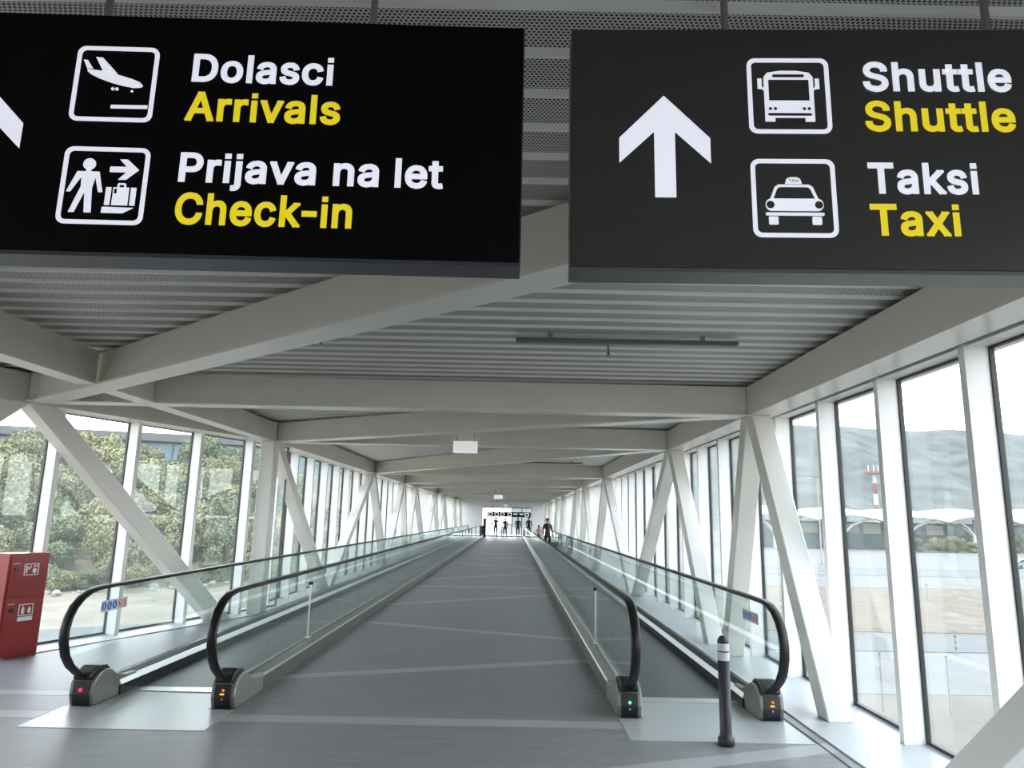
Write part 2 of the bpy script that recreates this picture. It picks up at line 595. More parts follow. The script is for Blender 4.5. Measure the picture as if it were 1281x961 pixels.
# left splayed wall
mb = MB()
g0 = Vector((GL, AY + 0.02, 0)); g1 = Vector((splay_x(Y0, 0.40), Y0, 0))
mb.bar((g0.x, g0.y, -0.14), (g1.x, g1.y, -0.14), 0.09, 0.32)
wall_splay = struct('wall_left_near', mb, 'ledge', 'splayed glazed wall on the near left facing the wooded slope', 'window wall')
ang = math.atan2(-SPX, 1.0)          # local +y runs away from the camera along the splay
def splay_m(y):
    px = splay_x(y, 0.40 - 0.19)
    return Matrix.Translation((px, y, 0)) @ Matrix.Rotation(ang, 4, 'Z') @ MIR
y = 11.95
k = 0
while y > Y0:
    wall_bay(wall_splay, splay_m(y))
    y -= MS * math.cos(ang)
    k += 1
# heads above the glass and soffit brackets
mb = MB(); mb.box(XR + 0.365, GR + 0.12, Y0, Y1, Z_HEAD + 0.005, 3.42)
trim_r = struct('trim_4', mb, 'mullion', 'white window head above the right hand panes', 'window head')
mb = MB(); mb.box(XR + 0.30, XR + 0.365, Y0, Y1, Z_HEAD + 0.03, 3.22)
struct('trim_5', mb, 'dark_slot', 'dark slot between roof edge beam and right window head', 'slot')
mb = MB(); mb.box(GL - 0.12, XL - 0.31, AY, Y1, Z_HEAD + 0.005, 3.42)
struct('trim_6', mb, 'mullion', 'white window head above the far left panes', 'window head')
mb = MB()
h0 = Vector((splay_x(AY + 0.05, 0.40), AY + 0.05, 3.14)); h1 = Vector((splay_x(Y0, 0.40), Y0, 3.14))
mb.bar(h0, h1, 0.19, 0.56)
struct('trim_7', mb, 'mullion', 'white window head above the splayed left panes', 'window head')

# back of the bridge behind the camera
mb = MB()
mb.box(splay_x(Y0, 0.6), GR + 0.2, Y0 - 0.15, Y0, -0.3, 3.3)
struct('wall_back', mb, 'end_wall', 'plain pale wall closing the bridge behind the viewer', 'wall')

# ------------------------------------------------------------------ roof steel
def beam(name, label, p0, p1, group, w=0.16, fw=0.25, z0=ZB, z1=ZT, cat='beam'):
    """box girder from p0 to p1 (xy), underside flange wider than the web"""
    cx, cy = (p0[0] + p1[0]) / 2, (p0[1] + p1[1]) / 2
    d = Vector((p1[0] - p0[0], p1[1] - p0[1], 0)) / 2
    mb = MB(); mb.bar(-d + Vector((0, 0, (z1 - z0) / 2 + 0.01)), d + Vector((0, 0, (z1 - z0) / 2 + 0.01)), w, z1 - z0 - 0.022)
    o = obj(name, mb, 'steel', None, (cx, cy, z0))
    tag(o, label, cat, group)
    mb = MB(); mb.bar(-d + Vector((0, 0, 0.011)), d + Vector((0, 0, 0.011)), fw, 0.022)
    obj('bottom_flange', mb, 'steel_shell', o)
    return o

mb_y = (Y0 + Y1) / 2
def edge(name, label, p0, p1):
    d = Vector((p1[0] - p0[0], p1[1] - p0[1], 0)) / 2
    mb = MB(); mb.bar(-d + Vector((0, 0, 0.178)), d + Vector((0, 0, 0.178)), 0.29, 0.33)
    o = obj(name, mb, 'steel', None, ((p0[0] + p1[0]) / 2, (p0[1] + p1[1]) / 2, ZB))
    tag(o, label, 'beam', 'roof edge beams')
    mb = MB(); mb.bar(-d + Vector((0, 0, 0.006)), d + Vector((0, 0, 0.006)), 0.30, 0.012)
    obj('bottom_flange', mb, 'steel_shell', o)
    return o
e_r = edge('edge_beam', 'long white roof edge beam above the right hand windows', (XR + 0.15, Y0), (XR + 0.15, Y1))
edge('edge_beam', 'long white roof edge beam above the far left windows', (XL - 0.15, AY), (XL - 0.15, Y1))
s0 = Vector((XL, AY, 0)) + SN * 0.15
s1 = Vector((splay_x(Y0), Y0, 0)) + SN * 0.15
edge('edge_beam', 'white roof edge beam above the splayed near left windows', (s0.x, s0.y), (s1.x, s1.y))
BW = 0.25
for i, y in enumerate(NODE):
    if i == 0:
        continue
    xa = splay_x(8.12) + 0.02 if i == 1 else XL
    beam('cross_beam', '%s white cross beam behind the hanging signs%s' % (ORD[i - 1], ', nearest of the cross beams' if i == 1 else ', counting away from the camera'),
         (xa, y + BW / 2), (XR, y + BW / 2), 'cross beams under the roof deck', z0=ZB + 0.003)
# straight inner beam that carries the left edge line on over the splayed part
beam('longitudinal_beam', 'long white beam from the upper left frame edge to the big diagonal', (-4.235, Y0), (-4.235, 6.86), 'longitudinal beams at the left', w=0.16, fw=0.22, z0=ZB + 0.006)
beam('longitudinal_beam', 'short white beam stub between big diagonal and nearest cross beam', (-4.235, 7.00), (-4.235, 8.0), 'longitudinal beams at the left', w=0.16, fw=0.22, z0=ZB + 0.006)
beam('longitudinal_beam', 'short white beam running back from nearest cross beam to left corner post', (-4.235, 8.26), (-4.235, AY - 0.05), 'longitudinal beams at the left', w=0.16, fw=0.22, z0=ZB + 0.006)
# diagonals
d0 = Vector((-5.658, 8.083, 0)); d1 = Vector((0.246, 3.219, 0))
dd = (d1 - d0).normalized(); dn = Vector((-dd.y, dd.x, 0))
ax = d0 + dn * 0.125 + dd * 0.12
t_end = (XR - ax.x) / dd.x
bx = ax + dd * t_end
beam('diagonal_beam', 'big white diagonal roof beam passing behind both hanging signs', (ax.x, ax.y), (bx.x, bx.y), 'diagonal beams under the roof deck', z0=ZB - 0.003)
for i in range(1, len(NODE) - 1):
    ya, yb = NODE[i], NODE[i + 1]
    beam('diagonal_beam', 'white diagonal roof beam between %s and %s cross beams' % (ORD[i - 1], ORD[i]),
         (XL + 0.05, yb + 0.10), (XR - 0.05, ya + 0.18), 'diagonal beams under the roof deck', z0=ZB + 0.006, z1=ZT - 0.004)

# ------------------------------------------------------------------ side trusses
TW = 0.20
def leg(p0, p1, label, side, group, w=0.22, h=0.20):
    """inclined truss member p0 (top) to p1 (foot); ends cut level"""
    p0, p1 = Vector(p0), Vector(p1)
    sd = Vector(side).normalized()
    along = Vector((0, 0, 1)).cross(sd)
    if along.length < 1e-6:
        along = Vector((0, 1, 0))
    run = p1 - p0
    L = run.length
    hh = h * L / max(abs(run.z), 0.1)          # horizontal section length
    vs = []
    for p in (p0, p1):
        for a, b in ((-1, -1), (1, -1), (1, 1), (-1, 1)):
            q = p + sd * a * w / 2 + along * b * hh / 2
            vs.append(q - p1)
    mb = MB()
    mb.add(vs, [(0, 1, 2, 3), (7, 6, 5, 4), (0, 4, 5, 1), (1, 5, 6, 2), (2, 6, 7, 3), (3, 7, 4, 0)])
    me = mb.mesh('truss_leg', 'steel_shell')
    o = link('truss_leg', me, None, p1)
    mod = o.modifiers.new('bevel', 'BEVEL'); mod.width = 0.008; mod.segments = 1
    tag(o, label, 'truss leg', group)
    return o
XTR, XTL = XR + 0.125, XL - 0.115
ZF = 0.010
def right_legs(i, near, far):
    y = NODE[i]
    nm = 'behind the signs' if i == 0 else 'at the %s cross beam' % ORD[i - 1]
    if near is not None:
        leg((XTR, y + 0.05, ZB), (XTR, near, ZF), 'white truss leg leaning towards the camera on the right %s' % nm, (1, 0, 0), 'truss legs along the right windows')
    if far is not None:
        leg((XTR, y + 0.22, ZB - 0.001), (XTR, far, ZF), 'white truss leg leaning away from the camera on the right %s' % nm, (1, 0, 0), 'truss legs along the right windows')
leg((XTR, 1.35, ZB), (XTR, 4.77, ZF), 'nearest white truss leg cropped by the lower right corner', (1, 0, 0), 'truss legs along the right windows', h=0.22)
right_legs(1, 6.47, 9.35)
right_legs(2, 10.18, 16.2)
mids = {}
for i in range(3, len(NODE)):
    ya = NODE[i - 1]; yb = NODE[i]
    near = (ya + yb) / 2 + 0.18
    yc = NODE[i + 1] if i + 1 < len(NODE) else NODE[i] + 8
    far = min((yb + yc) / 2 - 0.1, Y1 - 0.5)
    right_legs(i, near, far)
    nm = 'at the %s cross beam' % ORD[i - 1]
    leg((XTL, yb + 0.05, ZB), (XTL, near, ZF), 'white truss leg leaning towards the camera on the left %s' % nm, (1, 0, 0), 'truss legs along the left windows')
    leg((XTL, yb + 0.22, ZB - 0.001), (XTL, far, ZF), 'white truss leg leaning away from the camera on the left %s' % nm, (1, 0, 0), 'truss legs along the left windows')
leg((XTL, 12.42, ZB), (XTL, 16.4, ZF), 'white truss leg leaning away from the left corner post', (1, 0, 0), 'truss legs along the left windows')
pc = Vector((XTL, AY + 0.06, 0))
leg((pc.x, pc.y, ZB), (pc.x, pc.y, ZF), 'upright white post at the corner where the left wall splays', (1, 0, 0), 'truss legs along the left windows', w=0.24, h=0.26)
def on_splay(y, off):
    return Vector((splay_x(y), y, 0)) + SN * off
bt = on_splay(8.25, 0.09)
bf = on_splay(11.33, 0.09)
leg((bt.x, bt.y, ZB), (bf.x, bf.y, ZF), 'wide white truss leg slanting down to the left walkway glass', SN, 'truss legs along the left windows', h=0.24)
bt2 = on_splay(7.95, 0.09); bn = on_splay(4.9, 0.09)
leg((bt2.x, bt2.y, ZB - 0.001), (bn.x, bn.y, ZF), 'white truss leg slanting out of frame at the left edge', SN, 'truss legs along the left windows', h=0.24)

# ------------------------------------------------------------------ hanging signs
GLYPH = {
    'D': (502, ['219,0 96,0 96,57 215,57 253,60 289,68 318,81 343,99 363,122 379,149 390,180 397,216 399,255 397,294 390,330 379,361 364,387 344,410 320,428 291,441 258,449 221,452 93,452 93,509 225,509 272,505 315,495 353,478 385,455 412,426 433,391 449,351 459,305 462,255 459,205 449,159 433,119 412,84 384,54 351,31 312,14 267,3', '125,509 125,0 60,0 60,509']),
    'o': (415, ['207,-8 175,-6 144,3 117,16 93,35 72,58 56,85 44,116 37,150 34,187 37,225 44,260 56,291 72,318 93,341 117,360 144,373 175,382 207,384 240,382 271,373 299,360 322,341 343,318 359,291 371,260 379,225 381,187 379,150 371,116 359,85 343,58 322,35 299,16 271,3 240,-6', '207,46 231,49 252,55 270,66 285,80 298,98 307,117 314,139 318,163 319,187 318,212 314,236 307,258 298,278 285,296 270,310 252,321 231,328 207,330 184,328 163,321 145,310 130,296 118,278 108,258 102,236 98,212 96,187 98,163 102,139 108,117 118,98 130,80 145,66 163,55 184,49']),
    'l': (165, ['53,0 112,0 112,509 53,509']),
    'a': (389, ['160,-9 137,-7 115,-2 94,5 76,15 60,29 48,45 38,63 32,85 30,108 34,138 43,161 58,179 78,193 125,211 178,220 234,227 265,235 273,243 276,255 276,257 267,297 240,322 196,331 149,322 118,301 100,274 41,291 51,312 64,331 79,346 95,358 114,368 133,375 194,384 239,379 286,360 306,343 322,320 330,301 335,278 337,251 337,0 277,0 277,52 272,52 252,25 215,1', '170,45 202,49 228,59 248,74 263,93 272,115 276,138 276,190 259,182 231,176 200,171 175,168 134,159 103,139 95,124 92,105 102,72 130,52']),
    's': (365, ['182,-8 157,-7 133,-3 112,3 93,12 76,24 62,38 50,54 41,73 36,94 94,107 105,79 124,60 150,49 181,45 206,47 227,53 244,62 262,81 268,103 265,121 254,136 237,147 212,155 149,170 118,180 92,193 72,208 58,227 50,249 47,274 49,295 55,314 65,332 79,347 96,360 115,370 137,378 161,383 187,384 212,383 234,379 254,372 279,358 299,339 324,290 268,277 258,298 243,316 219,328 187,333 156,329 131,317 114,299 109,277 112,258 124,243 172,223 229,209 261,200 287,187 306,171 320,153 328,131 331,107 329,85 323,65 312,47 298,31 280,17 260,6 236,-2 210,-7']),
    'c': (396, ['207,-8 175,-6 144,3 117,16 93,35 72,58 56,85 44,116 37,150 34,187 37,225 44,260 56,291 72,318 93,341 117,360 144,373 175,382 207,384 260,377 305,356 340,322 362,277 303,262 290,289 270,311 242,325 207,330 184,328 163,321 145,310 130,296 118,278 108,258 102,236 98,212 96,187 98,163 102,139 108,117 118,98 130,80 145,66 163,55 184,49 207,46 243,52 271,66 292,89 304,117 363,102 341,56 306,21 261,-1']),
    'i': (167, ['53,0 53,379 114,379 114,0', '84,443 67,446 54,455 44,468 41,483 44,499 54,512 67,521 84,524 100,521 114,512 123,499 126,483 123,468 114,455 100,446']),
    'A': (480, ['16,0 201,509 276,509 463,0 395,0 287,302 264,372 232,478 245,478 213,371 191,302 85,0', '110,142 110,199 370,199 370,142']),
    'r': (259, ['53,0 53,379 112,379 112,321 115,321 130,347 152,367 171,377 191,383 213,385 229,384 243,384 243,322 230,324 207,326 182,323 159,315 140,301 126,284 117,262 114,237 114,0']),
    'v': (389, ['163,0 17,379 84,379 165,155 187,87 206,21 184,21 203,87 224,155 305,379 371,379 226,0']),
    'P': (445, ['60,0 60,509 235,509 272,506 305,499 332,487 356,472 375,452 390,430 400,405 407,377 409,348 407,319 400,291 390,265 375,243 356,223 332,207 305,195 272,188 235,186 125,186 125,0', '125,242 233,242 257,244 279,249 297,256 318,272 333,294 342,319 344,348 342,376 333,402 318,423 297,439 279,446 257,451 232,452 125,452']),
    'j': (167, ['53,379 114,379 114,-30 113,-52 108,-72 102,-90 86,-113 65,-129 47,-137 27,-141 4,-143 -10,-143 -10,-87 2,-87 25,-83 40,-72 50,-54 53,-29', '83,443 67,446 53,455 44,468 41,483 44,499 53,512 67,521 83,524 100,521 114,512 123,499 126,483 123,468 114,455 100,446']),
    'n': (410, ['114,227 114,0 53,0 53,379 112,379 112,287 102,287 116,319 132,344 152,362 175,374 200,382 227,384 252,383 275,377 295,369 313,356 328,340 341,321 350,298 355,271 357,240 357,0 296,0 296,235 293,262 286,286 273,304 256,318 234,326 210,329 184,326 161,317 141,303 126,283 117,257']),
    'e': (404, ['212,-8 177,-6 145,3 117,16 93,35 72,58 56,85 44,115 36,150 34,187 36,224 44,259 55,290 71,317 91,341 115,359 142,373 173,382 205,384 266,374 285,366 303,355 319,341 334,324 347,304 357,282 365,256 370,226 371,194 371,169 97,169 98,151 102,127 110,106 121,88 135,73 151,61 169,53 190,48 212,46 254,53 285,73 306,105 365,91 353,63 335,39 320,26 302,14 283,4 261,-3 237,-7', '98,221 310,221 308,233 304,249 298,269 283,294 263,314 237,326 205,330 184,328 164,323 146,313 125,294 109,270 99,241']),
    't': (227, ['204,379 204,327 6,327 6,379', '65,471 126,471 126,98 128,76 136,61 150,53 170,50 185,51 202,54 213,2 192,-3 168,-4 138,-1 112,7 92,21 77,40 68,65 65,93']),
    'C': (510, ['267,-7 225,-3 186,7 150,25 119,49 91,80 70,115 53,156 43,203 40,254 43,305 53,352 70,393 91,429 119,460 150,484 186,501 225,512 267,516 340,504 362,496 383,484 402,471 419,456 435,438 448,418 459,397 467,373 473,348 408,348 389,395 357,428 315,449 267,456 238,453 209,445 184,432 161,414 141,391 125,364 113,332 106,295 103,254 106,214 113,176 125,145 141,117 161,94 184,76 209,63 238,55 267,53 315,60 357,81 389,114 408,160 473,160 467,136 459,112 448,91 435,71 419,53 402,38 383,25 362,13 341,5 317,-2 293,-6']),
    'h': (410, ['114,227 114,0 53,0 53,509 114,509 114,287 102,287 116,319 132,344 152,362 175,374 200,382 227,384 252,383 275,377 295,369 313,356 329,340 341,321 350,298 355,271 357,240 357,0 296,0 296,235 293,262 286,286 273,304 256,318 234,326 210,329 184,326 161,317 141,303 126,283 117,257']),
    'k': (381, ['110,137 110,212 121,212 284,379 360,379 184,199 177,199', '53,0 53,509 114,509 114,0', '294,0 148,186 191,229 372,0']),
    '-': (300, ['337,244 337,188 114,188 114,244']),
    'S': (447, ['224,-9 189,-7 156,-1 128,9 103,23 81,40 64,60 51,83 42,109 38,137 104,137 110,110 123,88 142,71 166,59 224,49 246,50 267,54 286,60 311,74 329,92 341,114 346,139 342,161 332,179 296,205 245,222 184,239 145,252 112,269 86,289 67,313 56,341 52,372 54,400 62,425 75,448 92,467 113,484 138,498 165,508 195,514 227,516 259,514 289,507 316,498 340,484 361,468 377,449 390,427 398,403 401,378 337,378 332,401 320,422 302,437 280,449 254,456 225,459 194,456 167,448 145,435 129,418 118,398 115,376 119,352 131,334 169,308 212,293 264,279 312,264 359,238 395,198 402,180 407,160 408,139 406,112 399,86 386,64 370,43 348,25 323,11 294,0 260,-7']),
    'u': (410, ['182,-5 158,-3 135,2 115,11 97,23 81,39 69,59 60,82 54,109 53,139 53,379 114,379 114,144 116,117 124,93 137,75 154,61 176,53 200,50 226,53 249,62 268,77 283,97 293,122 296,153 296,379 357,379 357,0 298,0 298,92 307,92 294,60 277,35 257,17 235,5 209,-3']),
    'T': (449, ['32,452 32,509 417,509 417,452 257,452 257,0 193,0 193,452']),
    'x': (379, ['21,0 171,218 171,171 29,379 100,379 147,306 179,253 207,206 175,206 202,253 233,306 282,379 352,379 209,169 209,214 358,0 287,0 231,85 200,136 173,182 205,182 178,136 148,85 91,0']),
}
GLYPH['I'] = (170, ['53,0 112,0 112,509 53,509']); GLYPH['X'] = GLYPH['x']
GLYPH['i'] = (167, ['53,0 112,0 112,368 53,368', '53,457 112,457 112,507 53,507'])
GLYPH['j'] = (167, [c_.replace(',379', ',368') for c_ in GLYPH['j'][1] if ',-' in c_] + ['53,457 53,507 112,507 112,457'])
def area(p):
    return 0.5 * sum(p[i - 1][0] * p[i][1] - p[i][0] * p[i - 1][1] for i in range(len(p)))
def inside(pt, p):
    r, x, y = False, pt[0], pt[1]
    for i in range(len(p)):
        (x1, y1), (x2, y2) = p[i - 1], p[i]
        if (y1 > y) != (y2 > y) and x < (x2 - x1) * (y - y1) / (y2 - y1) + x1:
            r = not r
    return r
from mathutils.geometry import tessellate_polygon
BOLD = 0.025
def text_mesh(body, size, x, z, width, fr, material, parent=None, depth=0.002, bold=BOLD):
    """bold lettering standing proud of a sign face; cap height = size; fitted to the given width"""
    pen = 0.0
    shapes = []
    for ch in body:
        adv, cons = GLYPH[ch]
        polys = [[tuple(int(q) / 1000.0 for q in w_.split(',')) for w_ in c.split()] for c in cons]
        solid = max(polys, key=lambda q: abs(area(q)))
        sg = 1 if area(solid) > 0 else -1
        polys = [q if sg > 0 else q[::-1] for q in polys]
        dx = -0.080 if ch == '-' else 0.0
        outs = [q for q in polys if area(q) > 0]
        holes = [q for q in polys if area(q) < 0]
        for o_ in outs:
            grp = [o_] + [h_ for h_ in holes if inside(h_[0], o_)]
            shapes.append([[(q[0] + pen + dx, q[1]) for q in c] for c in grp])
        pen += adv / 1000.0 + bold * 1.15
    xs = [q[0] for g_ in shapes for q in g_[0]]
    x0, x1 = min(xs) - bold, max(xs) + bold
    cap = 0.509 + bold * 1.5
    mb = MB()
    T = lambda q: (x + (q[0] - x0) / (x1 - x0) * width, z + (q[1] + bold * 0.5) / cap * size)
    for g_ in shapes:
        g2 = [[T(q) for q in c] for c in g_]
        flat = [q for c in g2 for q in c]
        tris = tessellate_polygon([[Vector((q[0], q[1], 0)) for q in c] for c in g2])
        n = len(flat)
        vs = [fr(a, b, depth) for a, b in flat] + [fr(a, b, 0.0) for a, b in flat]
        fs = [tuple(t) for t in tris]
        o_ = 0
        for c in g2:
            m_ = len(c)
            for i in range(m_):
                j = (i + 1) % m_
                fs.append((o_ + i, o_ + j, n + o_ + j, n + o_ + i))
            o_ += m_
        mb.add(vs, fs)
        nb_ = 0
        # the bold weight: a bar along every edge of the outline
        for c in g_:
            for i in range(len(c)):
                p_, q_ = Vector(c[i - 1]), Vector(c[i])
                if (q_ - p_).length < 1e-6:
                    continue
                e_ = (q_ - p_).normalized() * bold
                m_ = Vector((-e_.y, e_.x))
                nb_ += 1
                mb.add([fr(*T(w_), depth + nb_ * 1.5e-5) for w_ in (p_ - e_ - m_, q_ + e_ - m_, q_ + e_ + m_, p_ - e_ + m_)], [(0, 1, 2, 3)])
    return obj('lettering', mb, material, parent)
def rr(x0, x1, z0, z1, r, n=6):
    pts = []
    for cx, cz, a0 in ((x1 - r, z1 - r, 0), (x0 + r, z1 - r, 90), (x0 + r, z0 + r, 180), (x1 - r, z0 + r, 270)):
        for k in range(n + 1):
            t = R(a0 + 90.0 * k / n)
            pts.append((cx + r * math.cos(t), cz + r * math.sin(t)))
    return pts
def ell(cx, cz, rx, rz, n=16):
    return [(cx + rx * math.cos(2 * PI * k / n), cz + rz * math.sin(2 * PI * k / n)) for k in range(n)]

def sign(name, label, org, yaw, x0, x1, h, face_mat, case_mat, rods):
    root = empty(name, org, yaw)
    tag(root, label, 'sign', 'hanging direction signs')
    mb = MB(); mb.box(x0, x1, 0.006, 0.105, 0.0, h)
    obj('case', mb, case_mat, root)
    mb = MB(); mb.box(x0 + 0.004, x1 - 0.004, 0.0, 0.006, 0.012, h - 0.003)
    obj('face_panel', mb, face_mat, root)
    for r in rods:
        mb = MB(); mb.tube([(r, 0.05, h), (r, 0.05, 3.232 - org[2])], 0.011, 10)
        rod = obj('hanger_rod', mb, 'rod', root)
        mb = MB(); mb.lathe([(0.022, h), (0.022, h + 0.018), (0.012, h + 0.02)], r, 0.05, 12)
        obj('rod_foot', mb, 'rod', rod)
    return root
FR = lambda a, b, d: Vector((a, -d, b))           # sign frame: a along, b up, d towards the viewer

def pict_frame(root, x0, x1, z0, z1):
    mb = MB(); t = 0.0125
    mb.ring(rr(x0, x1, z0, z1, 0.024), rr(x0 + t, x1 - t, z0 + t, z1 - t, 0.014), FR, 0.0, 0.002)
    return obj('pictogram', mb, 'letter_white', root)
def glyph(parent, polys, material='letter_white', d=0.002, d0=0.0, name='symbol'):
    mb = MB()
    for p in polys:
        mb.prism(p, FR, d0, d)
    return obj(name, mb, material, parent)
def sc(polys, ox, oz, s):
    return [[(ox + a * s, oz + b * s) for a, b in p] for p in polys]

def arrow(root, cx, z_bot, z_top, w):
    hw = w / 2
    sh = 0.0295
    zb = z_top - 0.133; zb2 = z_bot + 0.104
    zi = z_top - 0.113
    mb = MB()
    left = [(cx, z_top), (cx - hw, zb), (cx - hw, zb2), (cx - sh, zi), (cx - sh, z_bot), (cx, z_bot)]
    right = [(2 * cx - a, b) for a, b in left][::-1]
    mb.prism([(cx, z_top), (cx - hw, zb), (cx - hw, zb2), (cx - sh, zi), (cx - sh, z_bot),
              (cx + sh, z_bot), (cx + sh, zi), (cx + hw, zb2), (cx + hw, zb)], FR, 0, 0.002)
    return obj('arrow', mb, 'letter_white', root)

SL = sign('direction_sign', 'black hanging sign pointing ahead to arrivals and check-in', (0.010, 1.85, 2.333), R(1.0), -1.87, 0.0, 0.743, 'sign_black', 'sign_case_dark', [-1.255, -0.458])
for body, cap, x, z, w, m_ in [('Dolasci', 0.088, -0.959, 0.535, 0.405, 'letter_white'), ('Arrivals', 0.090, -0.966, 0.412, 0.441, 'letter_yellow'),
                               ('Prijava', 0.088, -0.964, 0.224, 0.383, 'letter_white'), ('na', 0.088, -0.532, 0.224, 0.128, 'letter_white'), ('let', 0.088, -0.359, 0.224, 0.136, 'letter_white'), ('Check-in', 0.092, -0.962, 0.098, 0.490, 'letter_yellow')]:
    text_mesh(body, cap, x, z, w, FR, m_, parent=SL)
arrow(SL, -1.547, 0.207, 0.521, 0.258)
# landing aeroplane
pf = pict_frame(SL, -1.294, -1.059, 0.401, 0.638)
u = 0.235
fus = [(0.14, 0.705), (0.19, 0.69), (0.28, 0.68), (0.40, 0.665), (0.55, 0.62), (0.70, 0.575), (0.80, 0.535), (0.845, 0.49), (0.83, 0.465), (0.74, 0.455), (0.60, 0.48), (0.45, 0.52), (0.30, 0.575), (0.20, 0.625), (0.155, 0.66)]
glyph(pf, sc([fus], -1.294, 0.401, u))
glyph(pf, sc([[(0.23, 0.86), (0.315, 0.855), (0.52, 0.64), (0.335, 0.675)]], -1.294, 0.401, u), d=0.0021)
glyph(pf, sc([[(0.085, 0.82), (0.135, 0.815), (0.215, 0.70), (0.135, 0.715)]], -1.294, 0.401, u))
for cx, cz, r_ in ((0.485, 0.435, 0.02), (0.535, 0.435, 0.02), (0.72, 0.41, 0.015)):
    glyph(pf, sc([ell(cx, cz, r_, r_, 10)], -1.294, 0.401, u))
glyph(pf, sc([[(0.49, 0.175), (0.93, 0.18), (0.93, 0.225), (0.49, 0.22)]], -1.294, 0.401, u))
# check-in: standing figure, arrow, case on a belt
pf = pict_frame(SL, -1.288, -1.049, 0.090, 0.321)
o_ = (-1.288, 0.090); u = 0.235
glyph(pf, sc([ell(0.31, 0.76, 0.075, 0.075, 16)], *o_, u))
body = [(0.285, 0.70), (0.335, 0.70), (0.34, 0.665), (0.44, 0.665), (0.505, 0.405), (0.455, 0.405), (0.40, 0.60), (0.375, 0.45), (0.40, 0.145),
        (0.32, 0.145), (0.295, 0.41), (0.20, 0.145), (0.135, 0.145), (0.245, 0.47), (0.235, 0.60), (0.125, 0.405), (0.08, 0.405), (0.18, 0.665), (0.28, 0.665)]
glyph(pf, sc([body], *o_, u))
glyph(pf, sc([[(0.56, 0.665), (0.76, 0.665), (0.67, 0.57), (0.76, 0.57), (0.905, 0.70), (0.76, 0.83), (0.665, 0.83), (0.755, 0.735), (0.56, 0.735)]], *o_, u))
glyph(pf, sc([[(0.545, 0.245), (0.605, 0.245), (0.605, 0.47), (0.545, 0.47)], [(0.63, 0.245), (0.815, 0.245), (0.815, 0.47), (0.63, 0.47)], [(0.84, 0.245), (0.90, 0.245), (0.90, 0.47), (0.84, 0.47)]], *o_, u))
mb = MB(); mb.ring([(o_[0] + a * u, o_[1] + b * u) for a, b in rr(0.675, 0.775, 0.46, 0.525, 0.02, 3)], [(o_[0] + a * u, o_[1] + b * u) for a, b in rr(0.695, 0.755, 0.46, 0.505, 0.012, 3)], FR, 0, 0.002)
obj('symbol', mb, 'letter_white', pf)
glyph(pf, sc([[(0.645, 0.39), (0.675, 0.39), (0.675, 0.45), (0.645, 0.45)]], *o_, u), 'sign_black', d=0.0026, d0=0.0021)
glyph(pf, sc([[(0.52, 0.145), (0.77, 0.145), (0.89, 0.215), (0.525, 0.22)]], *o_, u))

SR = sign('direction_sign', 'charcoal hanging sign pointing ahead to shuttle and taxi', (0.147, 1.85, 2.325), R(-1.5), 0.0, 1.42, 0.750, 'sign_charcoal', 'sign_case_grey', [0.465, 1.24])
for body, cap, x, z, w, m_ in [('Shuttle', 0.091, 0.837, 0.549, 0.419, 'letter_white'), ('Shuttle', 0.092, 0.835, 0.424, 0.419, 'letter_yellow'),
                               ('Taksi', 0.092, 0.831, 0.234, 0.300, 'letter_white'), ('Taxi', 0.092, 0.828, 0.110, 0.243, 'letter_yellow')]:
    text_mesh(body, cap, x, z, w, FR, m_, parent=SR)
arrow(SR, 0.267, 0.217, 0.531, 0.258)
pf = pict_frame(SR, 0.508, 0.742, 0.414, 0.652)      # bus
o_ = (0.508, 0.414); u = 0.234
outer = [(0.20, 0.16), (0.20, 0.76), (0.245, 0.82), (0.40, 0.845), (0.60, 0.845), (0.755, 0.82), (0.80, 0.76), (0.80, 0.16)]
glyph(pf, sc([outer], *o_, u))
dk = 'sign_charcoal'
glyph(pf, sc([[(0.255, 0.44), (0.745, 0.44), (0.745, 0.72), (0.255, 0.72)]], *o_, u), dk, 0.0026, 0.0021, 'windscreen')
glyph(pf, sc([rr(0.305, 0.695, 0.755, 0.795, 0.018, 3)], *o_, u), dk, 0.0026, 0.0021, 'destination_slot')
glyph(pf, sc([rr(0.235, 0.765, 0.235, 0.27, 0.014, 3)], *o_, u), dk, 0.0026, 0.0021, 'bumper_slot')
glyph(pf, sc([[(0.32, 0.15), (0.68, 0.15), (0.68, 0.205), (0.32, 0.205)]], *o_, u), dk, 0.0026, -0.0001, 'wheel_gap')
for cx in (0.265, 0.325, 0.675, 0.735):
    glyph(pf, sc([ell(cx, 0.33, 0.021, 0.021, 10)], *o_, u), dk, 0.0026, 0.0021, 'headlamp')
for sx_ in (1, -1):
    f2 = lambda a: 0.5 + (a - 0.5) * sx_
    glyph(pf, sc([[(f2(0.125), 0.60), (f2(0.175), 0.60), (f2(0.175), 0.74), (f2(0.125), 0.74)][::sx_], [(f2(0.17), 0.60), (f2(0.20), 0.575), (f2(0.20), 0.605), (f2(0.175), 0.63)][::sx_]], *o_, u))
pf = pict_frame(SR, 0.506, 0.740, 0.101, 0.335)      # taxi
o_ = (0.506, 0.101)
glyph(pf, sc([rr(0.16, 0.84, 0.335, 0.49, 0.07, 5)], *o_, u))
mb = MB()
mb.ring([(o_[0] + a * u, o_[1] + b * u) for a, b in [(0.215, 0.48), (0.275, 0.64), (0.32, 0.67), (0.68, 0.67), (0.725, 0.64), (0.785, 0.48)]],
        [(o_[0] + a * u, o_[1] + b * u) for a, b in [(0.25, 0.48), (0.305, 0.62), (0.335, 0.64), (0.665, 0.64), (0.695, 0.62), (0.75, 0.48)]], FR, 0, 0.002)
obj('symbol', mb, 'letter_white', pf)
